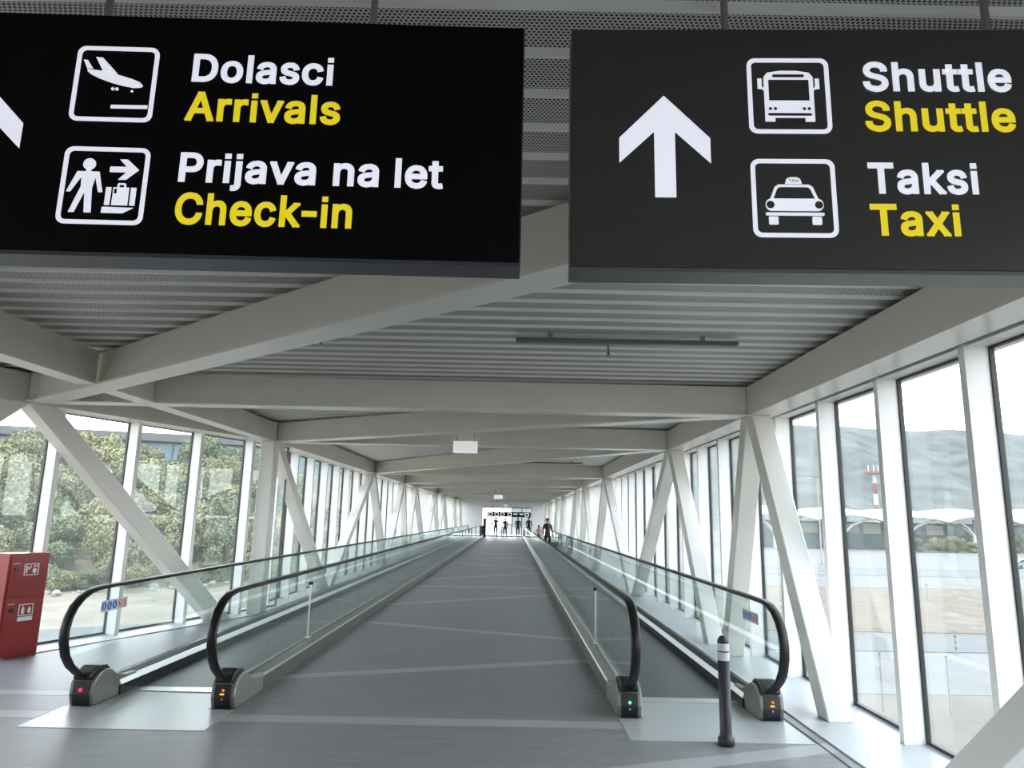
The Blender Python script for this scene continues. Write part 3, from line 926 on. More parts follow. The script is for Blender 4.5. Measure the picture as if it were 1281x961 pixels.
glyph(pf, sc([[(0.40, 0.68), (0.60, 0.68), (0.58, 0.745), (0.54, 0.765), (0.46, 0.765), (0.42, 0.745)]], *o_, u))
text_mesh('TAXI', 0.034 * u, o_[0] + 0.440 * u, o_[1] + 0.703 * u, 0.12 * u, lambda a, b, d: FR(a, b, 0.0021 + d * 0.3), dk, parent=pf, bold=0.008)
for cx in (0.215, 0.785):
    glyph(pf, sc([ell(cx, 0.41, 0.048, 0.048, 14)], *o_, u), dk, 0.0026, 0.0021, 'headlamp')
glyph(pf, sc([rr(0.155, 0.845, 0.275, 0.312, 0.016, 3)], *o_, u))
for x_ in (0.19, 0.70):
    glyph(pf, sc([rr(x_, x_ + 0.11, 0.16, 0.262, 0.012, 2)], *o_, u))

# ------------------------------------------------------------------ moving walkways
HP = [(6.56, 0.17), (6.44, 0.222), (6.30, 0.29), (6.18, 0.37), (6.10, 0.46), (6.055, 0.57), (6.05, 0.67), (6.075, 0.76), (6.13, 0.84), (6.22, 0.905), (6.33, 0.945), (6.46, 0.962), (6.80, 0.965)]
YE = 60.0                                   # far end of the handrails
YM = (6.56 + YE) / 2
def far(y):                                  # mirrored along the bridge
    return 2 * YM - y
def handrail_mesh():
    path = list(HP) + [(12, 0.965), (25, 0.965), (45, 0.965)] + [(far(a), b) for a, b in HP[::-1]]
    sec = [(-0.040, 0.0), (-0.038, 0.014), (-0.025, 0.021), (0.025, 0.021), (0.038, 0.014), (0.040, 0.0), (0.035, -0.009), (-0.035, -0.009)]
    vs, fs = [], []
    n = len(sec)
    for i, (yy, zz) in enumerate(path):
        a = Vector(path[max(i - 1, 0)]); b = Vector(path[min(i + 1, len(path) - 1)])
        d = (b - a).normalized()
        nrm = Vector((-d.y, d.x))            # outside of the loop
        for sx_, so in sec:
            vs.append((sx_, yy + nrm.x * so, zz + nrm.y * so))
    for i in range(len(path) - 1):
        for k in range(n):
            k2 = (k + 1) % n
            fs.append((i * n + k, i * n + k2, (i + 1) * n + k2, (i + 1) * n + k))
    fs.append(tuple(range(n))[::-1]); fs.append(tuple(range((len(path) - 1) * n, len(path) * n)))
    mb = MB(); mb.add(vs, fs); mb.smooth = True
    return mb.mesh('handrail', 'rubber')
ME_RAIL = handrail_mesh()
SEAM = [7.48 + 1.42 * k for k in range(37)]   # glass joints
ypz = lambda a, b, d: (d, a, b)
mb = MB()
curve = [(y_ + 0.012, z_ + (0.0 if z_ < 0.9 else -0.006)) for y_, z_ in HP[1:]]
mb.prism([(SEAM[0] - 0.004, 0.15), (SEAM[0] - 0.004, 0.96)] + [(a, b) for a, b in curve[::-1]], ypz, -0.006, 0.006)
ME_G0 = mb.mesh('glass_panel', 'rail_glass')
mb = MB(); mb.box(-0.006, 0.006, 0.004, 1.416, 0.15, 0.96)
ME_G = mb.mesh('glass_panel', 'rail_glass')
mb = MB()
mb.prism([(SEAM[-1] + 0.004, 0.15), (SEAM[-1] + 0.004, 0.96)] + [(far(a), b) for a, b in curve[::-1]], ypz, -0.006, 0.006)
ME_GE = mb.mesh('glass_panel', 'rail_glass')

def profile(poly, y0, y1):
    mb = MB()
    mb.prism(poly, lambda a, b, d: (a, d, b), y0, y1)
    return mb

def balustrade(root, x, s, lamp, post, sticker):
    """x: glass plane; s = +1 when the outside of the walkway lies at +x"""
    def P(poly):
        return [(x + s * a, b) for a, b in poly]
    h = link('handrail', ME_RAIL, root, (x, 0, 0))
    g = link('glass_panel', ME_G0, root, (x, 0, 0))
    for k in range(len(SEAM) - 1):
        link('glass_panel', ME_G, root, (x, SEAM[k], 0))
    link('glass_panel', ME_GE, root, (x, 0, 0))
    ya, yb = 6.80, far(6.80)
    obj('outer_cladding', profile(P([(0.05, 0), (0.10, 0), (0.088, 0.115), (0.05, 0.12)]), ya, yb), 'cladding', root)
    obj('outer_deck_strip', profile(P([(0.008, 0.12), (0.09, 0.117), (0.078, 0.135), (0.008, 0.172)]), ya, yb), 'aluminium', root)
    obj('inner_deck', profile(P([(-0.008, 0.12), (-0.008, 0.172), (-0.03, 0.172), (-0.095, 0.143), (-0.095, 0.12)]), ya, yb), 'dark_skirt', root)
    obj('bright_strip', profile(P([(-0.095, 0.088), (-0.095, 0.142), (-0.101, 0.142), (-0.121, 0.092), (-0.121, 0.088)]), ya, yb), 'bright_strip', root)
    obj('skirt_panel', profile(P([(-0.05, 0), (-0.05, 0.12), (-0.094, 0.12), (-0.094, 0.087), (-0.121, 0.087), (-0.121, 0)]), ya, yb), 'dark_skirt', root)
    for end in (0, 1):
        f = far if end else (lambda v: v)
        body = [(6.42, 0.0), (6.385, 0.10), (6.40, 0.20), (6.46, 0.255), (6.56, 0.275), (6.66, 0.255), (6.74, 0.205), (6.90, 0.16), (7.10, 0.155), (7.10, 0.0)]
        mb = MB()
        mb.prism([(f(a), b) for a, b in body], lambda a, b, d: (d, a, b), x - 0.105, x + 0.105)
        nb = obj('newel_base', mb, 'newel_grey', root)
        bv = nb.modifiers.new('bevel', 'BEVEL'); bv.width = 0.012; bv.segments = 2
        mb = MB()
        # dark collar round the handrail and dark plate on the front
        col = [(6.41, 0.205), (6.36, 0.235), (6.40, 0.275), (6.50, 0.315), (6.62, 0.30), (6.70, 0.245), (6.62, 0.20)]
        mb.prism([(f(a), b) for a, b in col], lambda a, b, d: (d, a, b), x - 0.075, x + 0.075)
        c_ = obj('handrail_inlet', mb, 'newel_black', nb)
        bv = c_.modifiers.new('bevel', 'BEVEL'); bv.width = 0.012; bv.segments = 2
        mb = MB()
        pl = [(6.405, 0.0), (6.372, 0.10), (6.388, 0.20), (6.42, 0.20), (6.42, 0.0)]
        mb.prism([(f(a), b) for a, b in pl], lambda a, b, d: (d, a, b), x - 0.068, x + 0.068)
        obj('front_plate', mb, 'newel_black', nb)
        if end == 0:
            yz = lambda z_: 6.372 + (z_ - 0.10) * 0.16 if z_ > 0.10 else 6.405 - z_ * 0.33
            def disc(cx, cz, r_, m_, nm):
                mb = MB()
                mb.prism(ell(cx, cz, r_, r_, 14), lambda a, b, d: (x + a, yz(cz) - d, b), 0.0, 0.006)
                return obj(nm, mb, m_, nb)
            def plate(cx, cz, w, hh, m_, nm):
                mb = MB()
                mb.prism(rr(cx - w / 2, cx + w / 2, cz - hh / 2, cz + hh / 2, 0.003, 2), lambda a, b, d: (x + a, yz(cz) - d, b), 0.0, 0.006)
                return obj(nm, mb, m_, nb)
            if lamp == 'red':
                disc(0, 0.135, 0.017, 'lamp_red', 'indicator_lamp')
            elif lamp == 'green':
                disc(0, 0.130, 0.013, 'lamp_green', 'indicator_lamp')
                disc(0, 0.075, 0.008, 'aluminium', 'key_switch')
            else:
                disc(0.004, 0.155, 0.011, 'lamp_orange', 'indicator_lamp')
                plate(-0.002, 0.125, 0.036, 0.013, 'lamp_yellow', 'indicator_lamp')
                disc(0, 0.085, 0.008, 'aluminium', 'key_switch')
    if post:
        yp = SEAM[1]
        mb = MB(); mb.tube([(x, yp, 0.17), (x, yp, 0.80)], 0.010, 8)
        p_ = obj('clamp_post', mb, 'aluminium', root)
        mb = MB(); mb.box(x - 0.022, x + 0.022, yp - 0.028, yp + 0.028, 0.80, 0.835)
        obj('post_cap', mb, 'newel_black', p_)
        mb = MB(); mb.box(x - 0.03, x + 0.03, yp - 0.06, yp + 0.06, 0.165, 0.19)
        obj('post_foot', mb, 'aluminium', p_)
    if sticker:
        y0_ = sticker
        xi = x - s * 0.0065
        fr = lambda a, b, d: (xi - s * d, a, b)
        mb = MB(); mb.prism(rr(y0_, y0_ + 0.44, 0.745, 0.845, 0.008, 2), fr, 0.0, 0.001)
        st = obj('safety_sticker', mb, 'sticker_clear', root)
        for k in range(5):
            cy = y0_ + 0.05 + 0.085 * (k if s < 0 else 4 - k)
            cz = 0.795
            mb = MB()
            if k < 3:                                   # blue discs with a pale figure
                mb.prism(ell(cy, cz, 0.038, 0.038, 18), fr, 0.001, 0.0016)
                d_ = obj('sticker_symbol', mb, 'print_blue', st)
                mb = MB()
                mb.prism(ell(cy, cz + 0.016, 0.007, 0.007, 8), fr, 0.0016, 0.002)
                mb.prism([(cy - 0.008, cz - 0.022), (cy + 0.006, cz - 0.022), (cy + 0.009, cz + 0.006), (cy - 0.009, cz + 0.006)], fr, 0.0016, 0.002)
                me_ = mb.mesh('sticker_figure', 'print_white')
            else:                                       # red rings with a dark figure
                mb.ring(ell(cy, cz, 0.038, 0.038, 18), ell(cy, cz, 0.029, 0.029, 18), fr, 0.001, 0.0016)
                mb.prism([(cy - 0.025, cz + 0.018), (cy - 0.018, cz + 0.025), (cy + 0.025, cz - 0.018), (cy + 0.018, cz - 0.025)], fr, 0.001, 0.0016)
                d_ = obj('sticker_symbol', mb, 'print_red', st)
                mb = MB(); mb.prism([(cy - 0.010, cz - 0.018), (cy + 0.010, cz - 0.018), (cy + 0.006, cz + 0.016), (cy - 0.006, cz + 0.016)], fr, 0.0004, 0.0012)
                me_ = mb.mesh('sticker_figure', 'rubber')
            link('sticker_figure', me_, st)

def walkway(label, xa, xb, lamps, posts, stickers, pl_x):
    root = empty('moving_walkway', ((xa + xb) / 2, 6.4, 0))
    root.location = (0, 0, 0)
    tag(root, label, 'moving walkway', 'moving walkways')
    mb = MB(); mb.box(xa + 0.125, xb - 0.125, 7.09, far(7.09), 0.0, 0.006)
    obj('pallet_band', mb, 'pallet', root)
    mb = MB(); mb.box(xa + 0.11, xb - 0.11, 6.93, 7.09, 0.0, 0.012)
    obj('comb_plate', mb, 'aluminium', root)
    mb = MB(); mb.box(pl_x[0], pl_x[1], 5.78, 6.38, 0.0, 0.004)
    mb.box(xa + 0.11, xb - 0.11, 6.38, 6.93, 0.0, 0.004)
    # one slab with a tongue between the newels
    mb = MB(); mb.prism([(pl_x[0], 5.78), (pl_x[1], 5.78), (pl_x[1], 6.37), (xb - 0.107, 6.37), (xb - 0.107, 6.93), (xa + 0.107, 6.93), (xa + 0.107, 6.37), (pl_x[0], 6.37)], lambda a, b, d: (a, b, d), 0.0, 0.004)
    obj('floor_plate', mb, 'floor_plate', root)
    mb = MB(); mb.prism([(pl_x[0], far(5.78)), (pl_x[1], far(5.78)), (pl_x[1], far(6.37)), (xb - 0.107, far(6.37)), (xb - 0.107, far(7.09)), (xa + 0.107, far(7.09)), (xa + 0.107, far(6.37)), (pl_x[0], far(6.37))], lambda a, b, d: (a, b, d), 0.0, 0.004)
    obj('floor_plate', mb, 'floor_plate', root)
    balustrade(root, xa, -1, lamps[0], posts[0], stickers[0])
    balustrade(root, xb, 1, lamps[1], posts[1], stickers[1])
    return root
walkway('left moving walkway with glass sides, beside the windows onto trees', -3.64, -2.43, ('red', 'orange'), (False, True), (6.52, None), (-3.76, -2.32))
walkway('right moving walkway with glass sides, behind the dark bollard', 1.035, 2.245, ('green', 'orange'), (True, False), (None, 6.62), (0.94, 2.35))

# ------------------------------------------------------------------ bollard
mb = MB(); mb.smooth = True
mb.lathe([(0.062, 0.0), (0.062, 0.045), (0.055, 0.055), (0.047, 0.06), (0.044, 0.10), (0.044, 0.605)], n=24)
bo = obj('bollard', mb, 'bollard', None, (1.652, 5.72, 0.004))
tag(bo, 'slim dark bollard with two white bands before the right walkway', 'bollard')
for z0, z1, m_ in ((0.605, 0.665, 'bollard_band'), (0.675, 0.730, 'bollard_band')):
    mb = MB(); mb.lathe([(0.0445, z0), (0.0445, z1)], n=24)
    obj('reflective_band', mb, m_, bo)
mb = MB(); mb.lathe([(0.0435, 0.664), (0.0435, 0.676)], n=24); obj('dark_ring', mb, 'bollard', bo)
mb = MB(); mb.smooth = True
mb.lathe([(0.044, 0.729), (0.042, 0.748), (0.034, 0.768), (0.02, 0.781), (0.004, 0.786)], n=24); obj('dome_cap', mb, 'bollard', bo)

# ------------------------------------------------------------------ red fire cabinet
c1 = Vector((-5.42, 8.52, 0)); c0 = Vector((-5.62, 8.13, 0))
cd = (c1 - c0).normalized()
W_ = (c1 - c0).length
cab = empty('fire_cabinet', c0, math.atan2(cd.y, cd.x))        # local x along the front, -y out of the front
tag(cab, 'red fire hose cabinet with two doors by the left windows', 'cabinet')
Hc = 1.135
mb = MB(); mb.box(0, W_, 0.012, 0.30, 0.0, Hc); obj('body', mb, 'red_paint', cab)
for (z0, z1) in ((0.04, 0.655), (0.67, 1.10)):
    mb = MB(); mb.box(0.025, W_ - 0.01, 0.0, 0.012, z0, z1)
    dr = obj('door', mb, 'red_paint', cab)
    zz = z1 - 0.14
    mb = MB(); mb.prism(ell(0.09, zz, 0.022, 0.022, 14), FR, 0.0, 0.014); obj('door_latch', mb, 'newel_black', dr)
    mb = MB(); mb.prism([(0.05, zz + 0.06), (0.12, zz + 0.065), (0.12, zz + 0.072), (0.05, zz + 0.067)], FR, 0, 0.002); obj('latch_mark', mb, 'print_white', dr)
    x0_, x1_ = 0.17, 0.33
    mb = MB(); mb.ring(rr(x0_, x1_, zz - 0.07, zz + 0.06, 0.006, 2), rr(x0_ + 0.01, x1_ - 0.01, zz - 0.06, zz + 0.05, 0.004, 2), FR, 0, 0.002)
    pg = obj('pictogram', mb, 'print_white', dr)
    if z0 > 0.5:
        sy = [[(x0_ + 0.02, zz - 0.045), (x0_ + 0.035, zz - 0.045), (x0_ + 0.04, zz + 0.035), (x0_ + 0.02, zz + 0.04)], [(x0_ + 0.045, zz + 0.005), (x0_ + 0.07, zz + 0.04), (x0_ + 0.08, zz + 0.03), (x0_ + 0.055, zz - 0.01)],
              ell(x0_ + 0.115, zz - 0.02, 0.022, 0.03, 12), [(x0_ + 0.10, zz + 0.02), (x0_ + 0.14, zz + 0.03), (x0_ + 0.13, zz + 0.04), (x0_ + 0.10, zz + 0.035)]]
    else:
        sy = [rr(x0_ + 0.03, x0_ + 0.065, zz - 0.05, zz + 0.02, 0.01, 3), [(x0_ + 0.04, zz + 0.02), (x0_ + 0.055, zz + 0.02), (x0_ + 0.055, zz + 0.04), (x0_ + 0.04, zz + 0.04)],
              [(x0_ + 0.10, zz - 0.04), (x0_ + 0.13, zz - 0.045), (x0_ + 0.135, zz + 0.0), (x0_ + 0.115, zz + 0.035), (x0_ + 0.10, zz + 0.0)]]
    for p_ in sy:
        glyph(pg, [p_], 'print_white')
    if z0 < 0.5:
        mb = MB(); mb.box(x0_, x1_, -0.002, 0.0, zz - 0.125, zz - 0.08); obj('white_label', mb, 'print_white', dr)

# ------------------------------------------------------------------ ceiling fittings
def luminaire(x0, x1, y, label):
    mb = MB(); mb.box(x0, x1, y - 0.035, y + 0.035, 3.160, 3.195)
    o = obj('linear_luminaire', mb, 'luminaire'); tag(o, label, 'ceiling light', 'linear luminaires under the deck')
    mb = MB(); mb.box(x0 + 0.02, x1 - 0.02, y - 0.028, y + 0.028, 3.155, 3.160); obj('diffuser', mb, 'luminaire', o)
    for x in (x0 + 0.3, x1 - 0.3):
        mb = MB(); mb.box(x - 0.02, x + 0.02, y - 0.015, y + 0.015, 3.195, 3.24); obj('fixing_clip', mb, 'rod', o)
luminaire(0.005, 1.935, 5.97, 'grey linear ceiling light between the signs and nearest cross beam')
luminaire(0.0, 1.935, 19.65, 'far grey linear ceiling light before the third cross beam')
def sprinkler(x, y, label):
    mb = MB(); mb.lathe([(0.012, 3.175), (0.012, 3.24)], x, y, 10)
    o = obj('sprinkler_head', mb, 'rod'); tag(o, label, 'sprinkler', 'sprinkler heads')
    mb = MB(); mb.lathe([(0.017, 3.145), (0.017, 3.150)], x, y, 12); obj('deflector', mb, 'newel_black', o)
    mb = MB(); mb.lathe([(0.007, 3.15), (0.011, 3.175)], x, y, 8); obj('frame_arm', mb, 'newel_black', o)
sprinkler(0.86, 6.33, 'tiny dark sprinkler head below the grey linear light')
sprinkler(-1.75, 6.15, 'tiny dark sprinkler head beside the big diagonal beam')
def white_sign(x, y, z, w, h, label, m_='white_box'):
    mb = MB(); mb.box(x - w / 2, x + w / 2, y, y + 0.05, z - h / 2, z + h / 2)
    o = obj('sign_box', mb, m_); tag(o, label, 'sign box', 'small boxes hanging along the corridor')
    mb = MB(); mb.box(x - w / 2 + 0.02, x + w / 2 - 0.02, y - 0.004, y, z - h / 2 + 0.02, z + h / 2 - 0.02); obj('face_panel', mb, m_, o)
    for s in (-1, 1):
        mb = MB(); mb.tube([(x + s * w * 0.35, y + 0.025, z + h / 2), (x + s * w * 0.35, y + 0.025, 3.235)], 0.006, 6); obj('hanger_rod', mb, 'rod', o)
white_sign(-0.82, 12.05, 2.823, 0.415, 0.20, 'white rectangular box hanging just before the second cross beam')
white_sign(-0.588, 30.55, 2.52, 0.38, 0.18, 'smaller looking white box hanging farther down the corridor')
white_sign(-0.45, 50.0, 2.50, 0.26, 0.13, 'tiny glowing green exit sign near the far end', 'lamp_exit')

# ------------------------------------------------------------------ far end of the bridge
mb = MB()
mb.box(GL - 0.2, -2.6, Y1, Y1 + 0.2, -0.3, 3.3)
mb.box(1.75, GR + 0.2, Y1, Y1 + 0.2, -0.3, 3.3)
mb.box(-2.6, 1.75, Y1, Y1 + 0.2, 2.55, 3.3)
we = struct('wall_far', mb, 'end_wall', 'white end wall around the far glass doors', 'wall')
for k in range(5):
    xa = -2.6 + 0.87 * k
    mb = MB()
    for (a, b, c_, d_) in ((xa, xa + 0.04, 0, 2.55), (xa + 0.83, xa + 0.87, 0, 2.55), (xa + 0.04, xa + 0.83, 2.47, 2.55), (xa + 0.04, xa + 0.83, 0, 0.10)):
        mb.box(a, b, Y1 + 0.02, Y1 + 0.10, c_, d_)
    dr = tag(obj('door_%d' % (k + 1), mb, 'newel_grey'), '%s glass door leaf from the left at the far end' % ORD[k], 'door', kind='structure')
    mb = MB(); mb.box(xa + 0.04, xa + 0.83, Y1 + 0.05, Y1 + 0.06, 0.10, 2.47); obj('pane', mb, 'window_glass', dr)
    mb = MB(); mb.box(xa + 0.09, xa + 0.115, Y1 - 0.02, Y1 + 0.02, 0.8, 1.4); obj('pull_handle', mb, 'newel_black', dr)
mb = MB(); mb.box(GL, GR, Y1 + 0.2, Y1 + 9, -0.3, 0.0); struct('floor_lobby', mb, 'ledge', 'pale lobby floor beyond the far glass doors', 'floor')
fs_ = empty('direction_sign', (0, 60.4, 1.72))
tag(fs_, 'far black hanging sign with white symbols above the end doors', 'sign')
mb = MB(); mb.box(-2.05, 1.60, 0, 0.12, 0.0, 0.40); obj('face_panel', mb, 'sign_black', fs_)
for k, xx_ in enumerate((-1.95, -1.45, -0.95, -0.35, 0.15, 0.65, 1.1)):
    mb = MB(); w_ = 0.34
    if k in (0, 1, 2, 3, 6):
        mb.ring(rr(xx_, xx_ + w_, 0.06, 0.34, 0.04, 3), rr(xx_ + 0.05, xx_ + w_ - 0.05, 0.11, 0.29, 0.03, 3), FR, 0, 0.004)
    else:
        mb.box(xx_, xx_ + w_, -0.004, 0, 0.20, 0.29)
    obj('symbol', mb, 'letter_white', fs_)
for x in (-1.6, -0.3, 1.2):
    mb = MB(); mb.tube([(x, 0.06, 0.40), (x, 0.06, 3.23 - 1.72)], 0.015, 6); obj('hanger_rod', mb, 'rod', fs_)
pst = MB(); pst.box(-2.42, -2.15, 60.7, 61.0, 0, 1.55)
tag(obj('information_pillar', pst, 'newel_black'), 'dark information pillar left of the far doors', 'pillar')
pst = MB(); pst.box(-2.40, -2.17, 60.69, 60.70, 0.9, 1.4); obj('screen', pst, 'sign_case_dark', bpy.data.objects['information_pillar'])

# ------------------------------------------------------------------ people
def person(label, loc, rz, top, legs_m, h=1.72, accent=None, arm=(0.0, 0.0), stride=0.10, sleeve=None, hair_m='hair'):
    root = empty('person', loc, rz)
    tag(root, label, 'person', 'travellers')
    k = h / 1.72
    V = {}
    vs, es, rs = [], [], []
    def P(name, x, y, z, r, link_to=None, r2=None):
        vs.append((x * k, y * k, z * k)); rs.append((r * k, (r2 or r) * k))
        V[name] = len(vs) - 1
        if link_to:
            es.append((V[link_to], V[name]))
    P('pelvis', 0, 0, 0.93, 0.15, None, 0.105)
    P('waist', 0, 0.0, 1.08, 0.135, 'pelvis', 0.095)
    P('chest', 0, 0.01, 1.28, 0.165, 'waist', 0.115)
    P('collar', 0, 0.0, 1.42, 0.11, 'chest', 0.08)
    P('neck', 0, 0.0, 1.48, 0.055, 'collar')
    P('chin', 0, -0.015, 1.53, 0.062, 'neck')
    P('head', 0, -0.01, 1.61, 0.078, 'chin', 0.092)
    P('crown', 0, 0.0, 1.675, 0.055, 'head', 0.065)
    for s, nm in ((-1, 'l'), (1, 'r')):
        a = arm[0 if s < 0 else 1]
        P('hip' + nm, s * 0.095, 0, 0.88, 0.095, 'pelvis')
        P('knee' + nm, s * 0.10, -s * stride * 0.5 - 0.02, 0.49, 0.062, 'hip' + nm)
        P('calf' + nm, s * 0.10, -s * stride * 0.7, 0.33, 0.058, 'knee' + nm)
        P('ankle' + nm, s * 0.10, -s * stride, 0.09, 0.040, 'calf' + nm)
        P('heel' + nm, s * 0.10, -s * stride, 0.045, 0.042, 'ankle' + nm)
        P('toe' + nm, s * 0.115, -s * stride - 0.16, 0.035, 0.032, 'heel' + nm)
        P('sh' + nm, s * 0.19, 0.01, 1.38, 0.062, 'collar')
        P('elbow' + nm, s * 0.245, 0.03 - a * 0.10, 1.11, 0.045, 'sh' + nm)
        P('wrist' + nm, s * 0.25, -0.04 - a * 0.30, 0.885 + a * 0.10, 0.030, 'elbow' + nm)
        P('palm' + nm, s * 0.25, -0.06 - a * 0.34, 0.82 + a * 0.08, 0.036, 'wrist' + nm, 0.018)
    me = bpy.data.meshes.new('body')
    me.from_pydata(vs, es, [])
    o = bpy.data.objects.new('tmp', me); C.objects.link(o)
    sk = o.modifiers.new('skin', 'SKIN'); sk.use_smooth_shade = True
    for i, r in enumerate(rs):
        me.skin_vertices[0].data[i].radius = r
    me.skin_vertices[0].data[0].use_root = True
    ss = o.modifiers.new('sub', 'SUBSURF'); ss.levels = 1; ss.render_levels = 1
    dg = bpy.context.evaluated_depsgraph_get()
    m2 = bpy.data.meshes.new_from_object(o.evaluated_get(dg))
    bpy.data.objects.remove(o)
    bm = bmesh.new(); bm.from_mesh(m2)
    # fingers: five tapered tubes rooted in each palm
    fb = MB()
    for s, nm in ((-1, 'l'), (1, 'r')):
        pc_ = Vector(vs[V['palm' + nm]]); w_ = Vector(vs[V['wrist' + nm]])
        d = (pc_ - w_).normalized()
        for q in range(4):
            b0 = pc_ + Vector((0, (q - 1.5) * 0.018 * k, 0)) + d * 0.02 * k
            ln = (0.065, 0.078, 0.072, 0.055)[q] * k
            fb.tube([b0, b0 + d * ln * 0.5, b0 + d * ln * 0.9 + Vector((-s * 0.012 * k, 0, 0))], [0.0095 * k, 0.0085 * k, 0.006 * k], 6)
        tb = w_ + d * 0.03 * k + Vector((0, -0.03 * k, 0))
        fb.tube([tb, tb + d * 0.03 * k + Vector((-s * 0.005 * k, -0.018 * k, 0)), tb + d * 0.055 * k + Vector((-s * 0.01 * k, -0.02 * k, 0))], [0.011 * k, 0.010 * k, 0.007 * k], 6)
    # nose and ears
    fb.ball((0, -0.105 * k, 1.60 * k), 0.012 * k, 0.02 * k, 0.022 * k, 8, 5)
    for s in (-1, 1):
        fb.ball((s * 0.082 * k, 0.0, 1.605 * k), 0.010 * k, 0.018 * k, 0.03 * k, 8, 5)
    fm = fb.mesh('fingers', 'skin'); bm.from_mesh(fm)
    for f in bm.faces:
        c = f.calc_center_median() / k
        f.smooth = True
        side = abs(c.x) > 0.17
        if c.z > 1.47: f.material_index = 0
        elif side and c.z < 0.89 + 0.12 * max(arm) : f.material_index = 0
        elif c.z > 0.93 or (side and c.z > 0.7): f.material_index = 1
        elif c.z > 0.085: f.material_index = 2
        else: f.material_index = 3
    bm.to_mesh(m2); bm.free()
    idx = [p_.material_index for p_ in m2.polygons]
    m2.materials.clear()
    for m_ in ('skin', top, legs_m, 'shoe'):
        m2.materials.append(MATS[m_])
    m2.polygons.foreach_set('material_index', idx)
    link('body', m2, root)
    hb = MB(); hb.smooth = True
    hb.ball((0, 0.018 * k, 1.645 * k), 0.092 * k, 0.105 * k, 0.085 * k, 12, 8)
    obj('hair', hb, hair_m, root)
    fb = MB()
    for s in (-1, 1):
        fb.ball((s * 0.032 * k, -0.092 * k, 1.622 * k), 0.011 * k, 0.006 * k, 0.007 * k, 8, 5)
    obj('eyes', fb, 'hair', root)
    fb = MB(); fb.ball((0, -0.088 * k, 1.555 * k), 0.024 * k, 0.010 * k, 0.007 * k, 8, 5); obj('mouth', fb, 'print_red', root)
    if accent:
        ab = MB(); ab.smooth = True
        ab.add([], [])
        ab.ball((0.0, -0.075 * k, 1.17 * k), 0.075 * k, 0.075 * k, 0.24 * k, 10, 8)
        obj('jacket_front', ab, accent, root)
    return root
person('person in a dark jacket with red front standing on the right walkway', (1.72, 34.2, 0.006), R(25), 'jacket_dark', 'trousers', 1.66, 'jacket_red', arm=(0.1, 0.2))
person('small person in pink farther along the right walkway', (1.62, 42.5, 0.006), R(-160), 'pink', 'trousers', 1.25, None)
person('distant person in black with bent arms near the far doors', (1.46, 60.8, 0.004), R(10), 'jacket_dark', 'trousers', 1.72, None, arm=(0.7, 0.7))
person('tiny dark figure in the far doorway, left of the other doorway figures', (-1.35, 61.3, 0), R(10), 'jacket_dark', 'trousers', 1.70)
person('tiny figure in a dark red top in the middle of the far doorway', (-0.55, 61.6, 0), R(-150), 'jacket_red', 'trousers', 1.62)
person('tiny dark figure at the right side of the far doorway', (0.55, 61.4, 0), R(170), 'jacket_dark', 'jacket_dark', 1.68)
sc_root = empty('suitcase', (2.0, 33.75, 0.006), R(12))
tag(sc_root, 'black wheeled suitcase standing beside the person on the walkway', 'suitcase')
mb = MB(); mb.prism(rr(-0.19, 0.19, 0.05, 0.58, 0.04, 3), FR, -0.12, 0.12); obj('shell', mb, 'suitcase', sc_root)
for x in (-0.14, 0.14):
    for yv in (-0.08, 0.08):
        mb = MB(); mb.tube([(x - 0.015, yv, 0.027), (x + 0.015, yv, 0.027)], 0.027, 10); obj('wheel', mb, 'rubber', sc_root)
mb = MB(); mb.tube([(-0.10, 0.09, 0.57), (-0.10, 0.09, 0.95), (0.10, 0.09, 0.95), (0.10, 0.09, 0.57)], 0.009, 6); obj('pull_handle', mb, 'newel_grey', sc_root)

# ------------------------------------------------------------------ outside: ground
GZ = -5.0
mb = MB()
nx, ny = 40, 40
mb.add([(-6.0, -60, GZ), (700, -60, GZ), (700, 900, GZ), (-6.0, 900, GZ)], [(0, 1, 2, 3)])
gr = obj('ground', mb, 'sand'); tag(gr, 'bare sandy ground outside the right windows', 'ground', kind='structure')
def strip(name, pts, m_, dz, label, cat):
    mb = MB(); mb.prism(pts, lambda a, b, d: (a, b, d), GZ - 0.02, GZ + dz)
    o = obj(name, mb, m_); tag(o, label, cat, kind='structure')
    return o
# bands run roughly square to the view through the right windows
e = Vector((0.13, 1.0)); 
def band(y0, y1, xa=3.0, xb=260.0, k=0.03):
    return [(xa, y0 + k * xa), (xb, y0 + k * xb), (xb, y1 + k * xb), (xa, y1 + k * xa)]
strip('pale_lot', band(29.6, 39.0), 'pale_lot', 0.02, 'pale paved lot outside the right windows', 'paving')
strip('service_road', band(39.2, 44.6), 'asphalt', 0.04, 'grey service road crossing outside the right windows', 'road')
strip('dry_grass_field', band(46.0, 77.5), 'dry_grass', 0.05, 'dry brown grass field outside the right windows', 'field')
strip('access_road', band(96, 112), 'asphalt', 0.04, 'far grey access road before the white canopy', 'road')
strip('forecourt', band(78, 95.5), 'asphalt_pale', 0.03, 'pale forecourt beyond the dry grass', 'paving')
strip('forecourt', band(112.5, 190), 'asphalt_pale', 0.03, 'pale forecourt in front of the white canopy', 'paving')

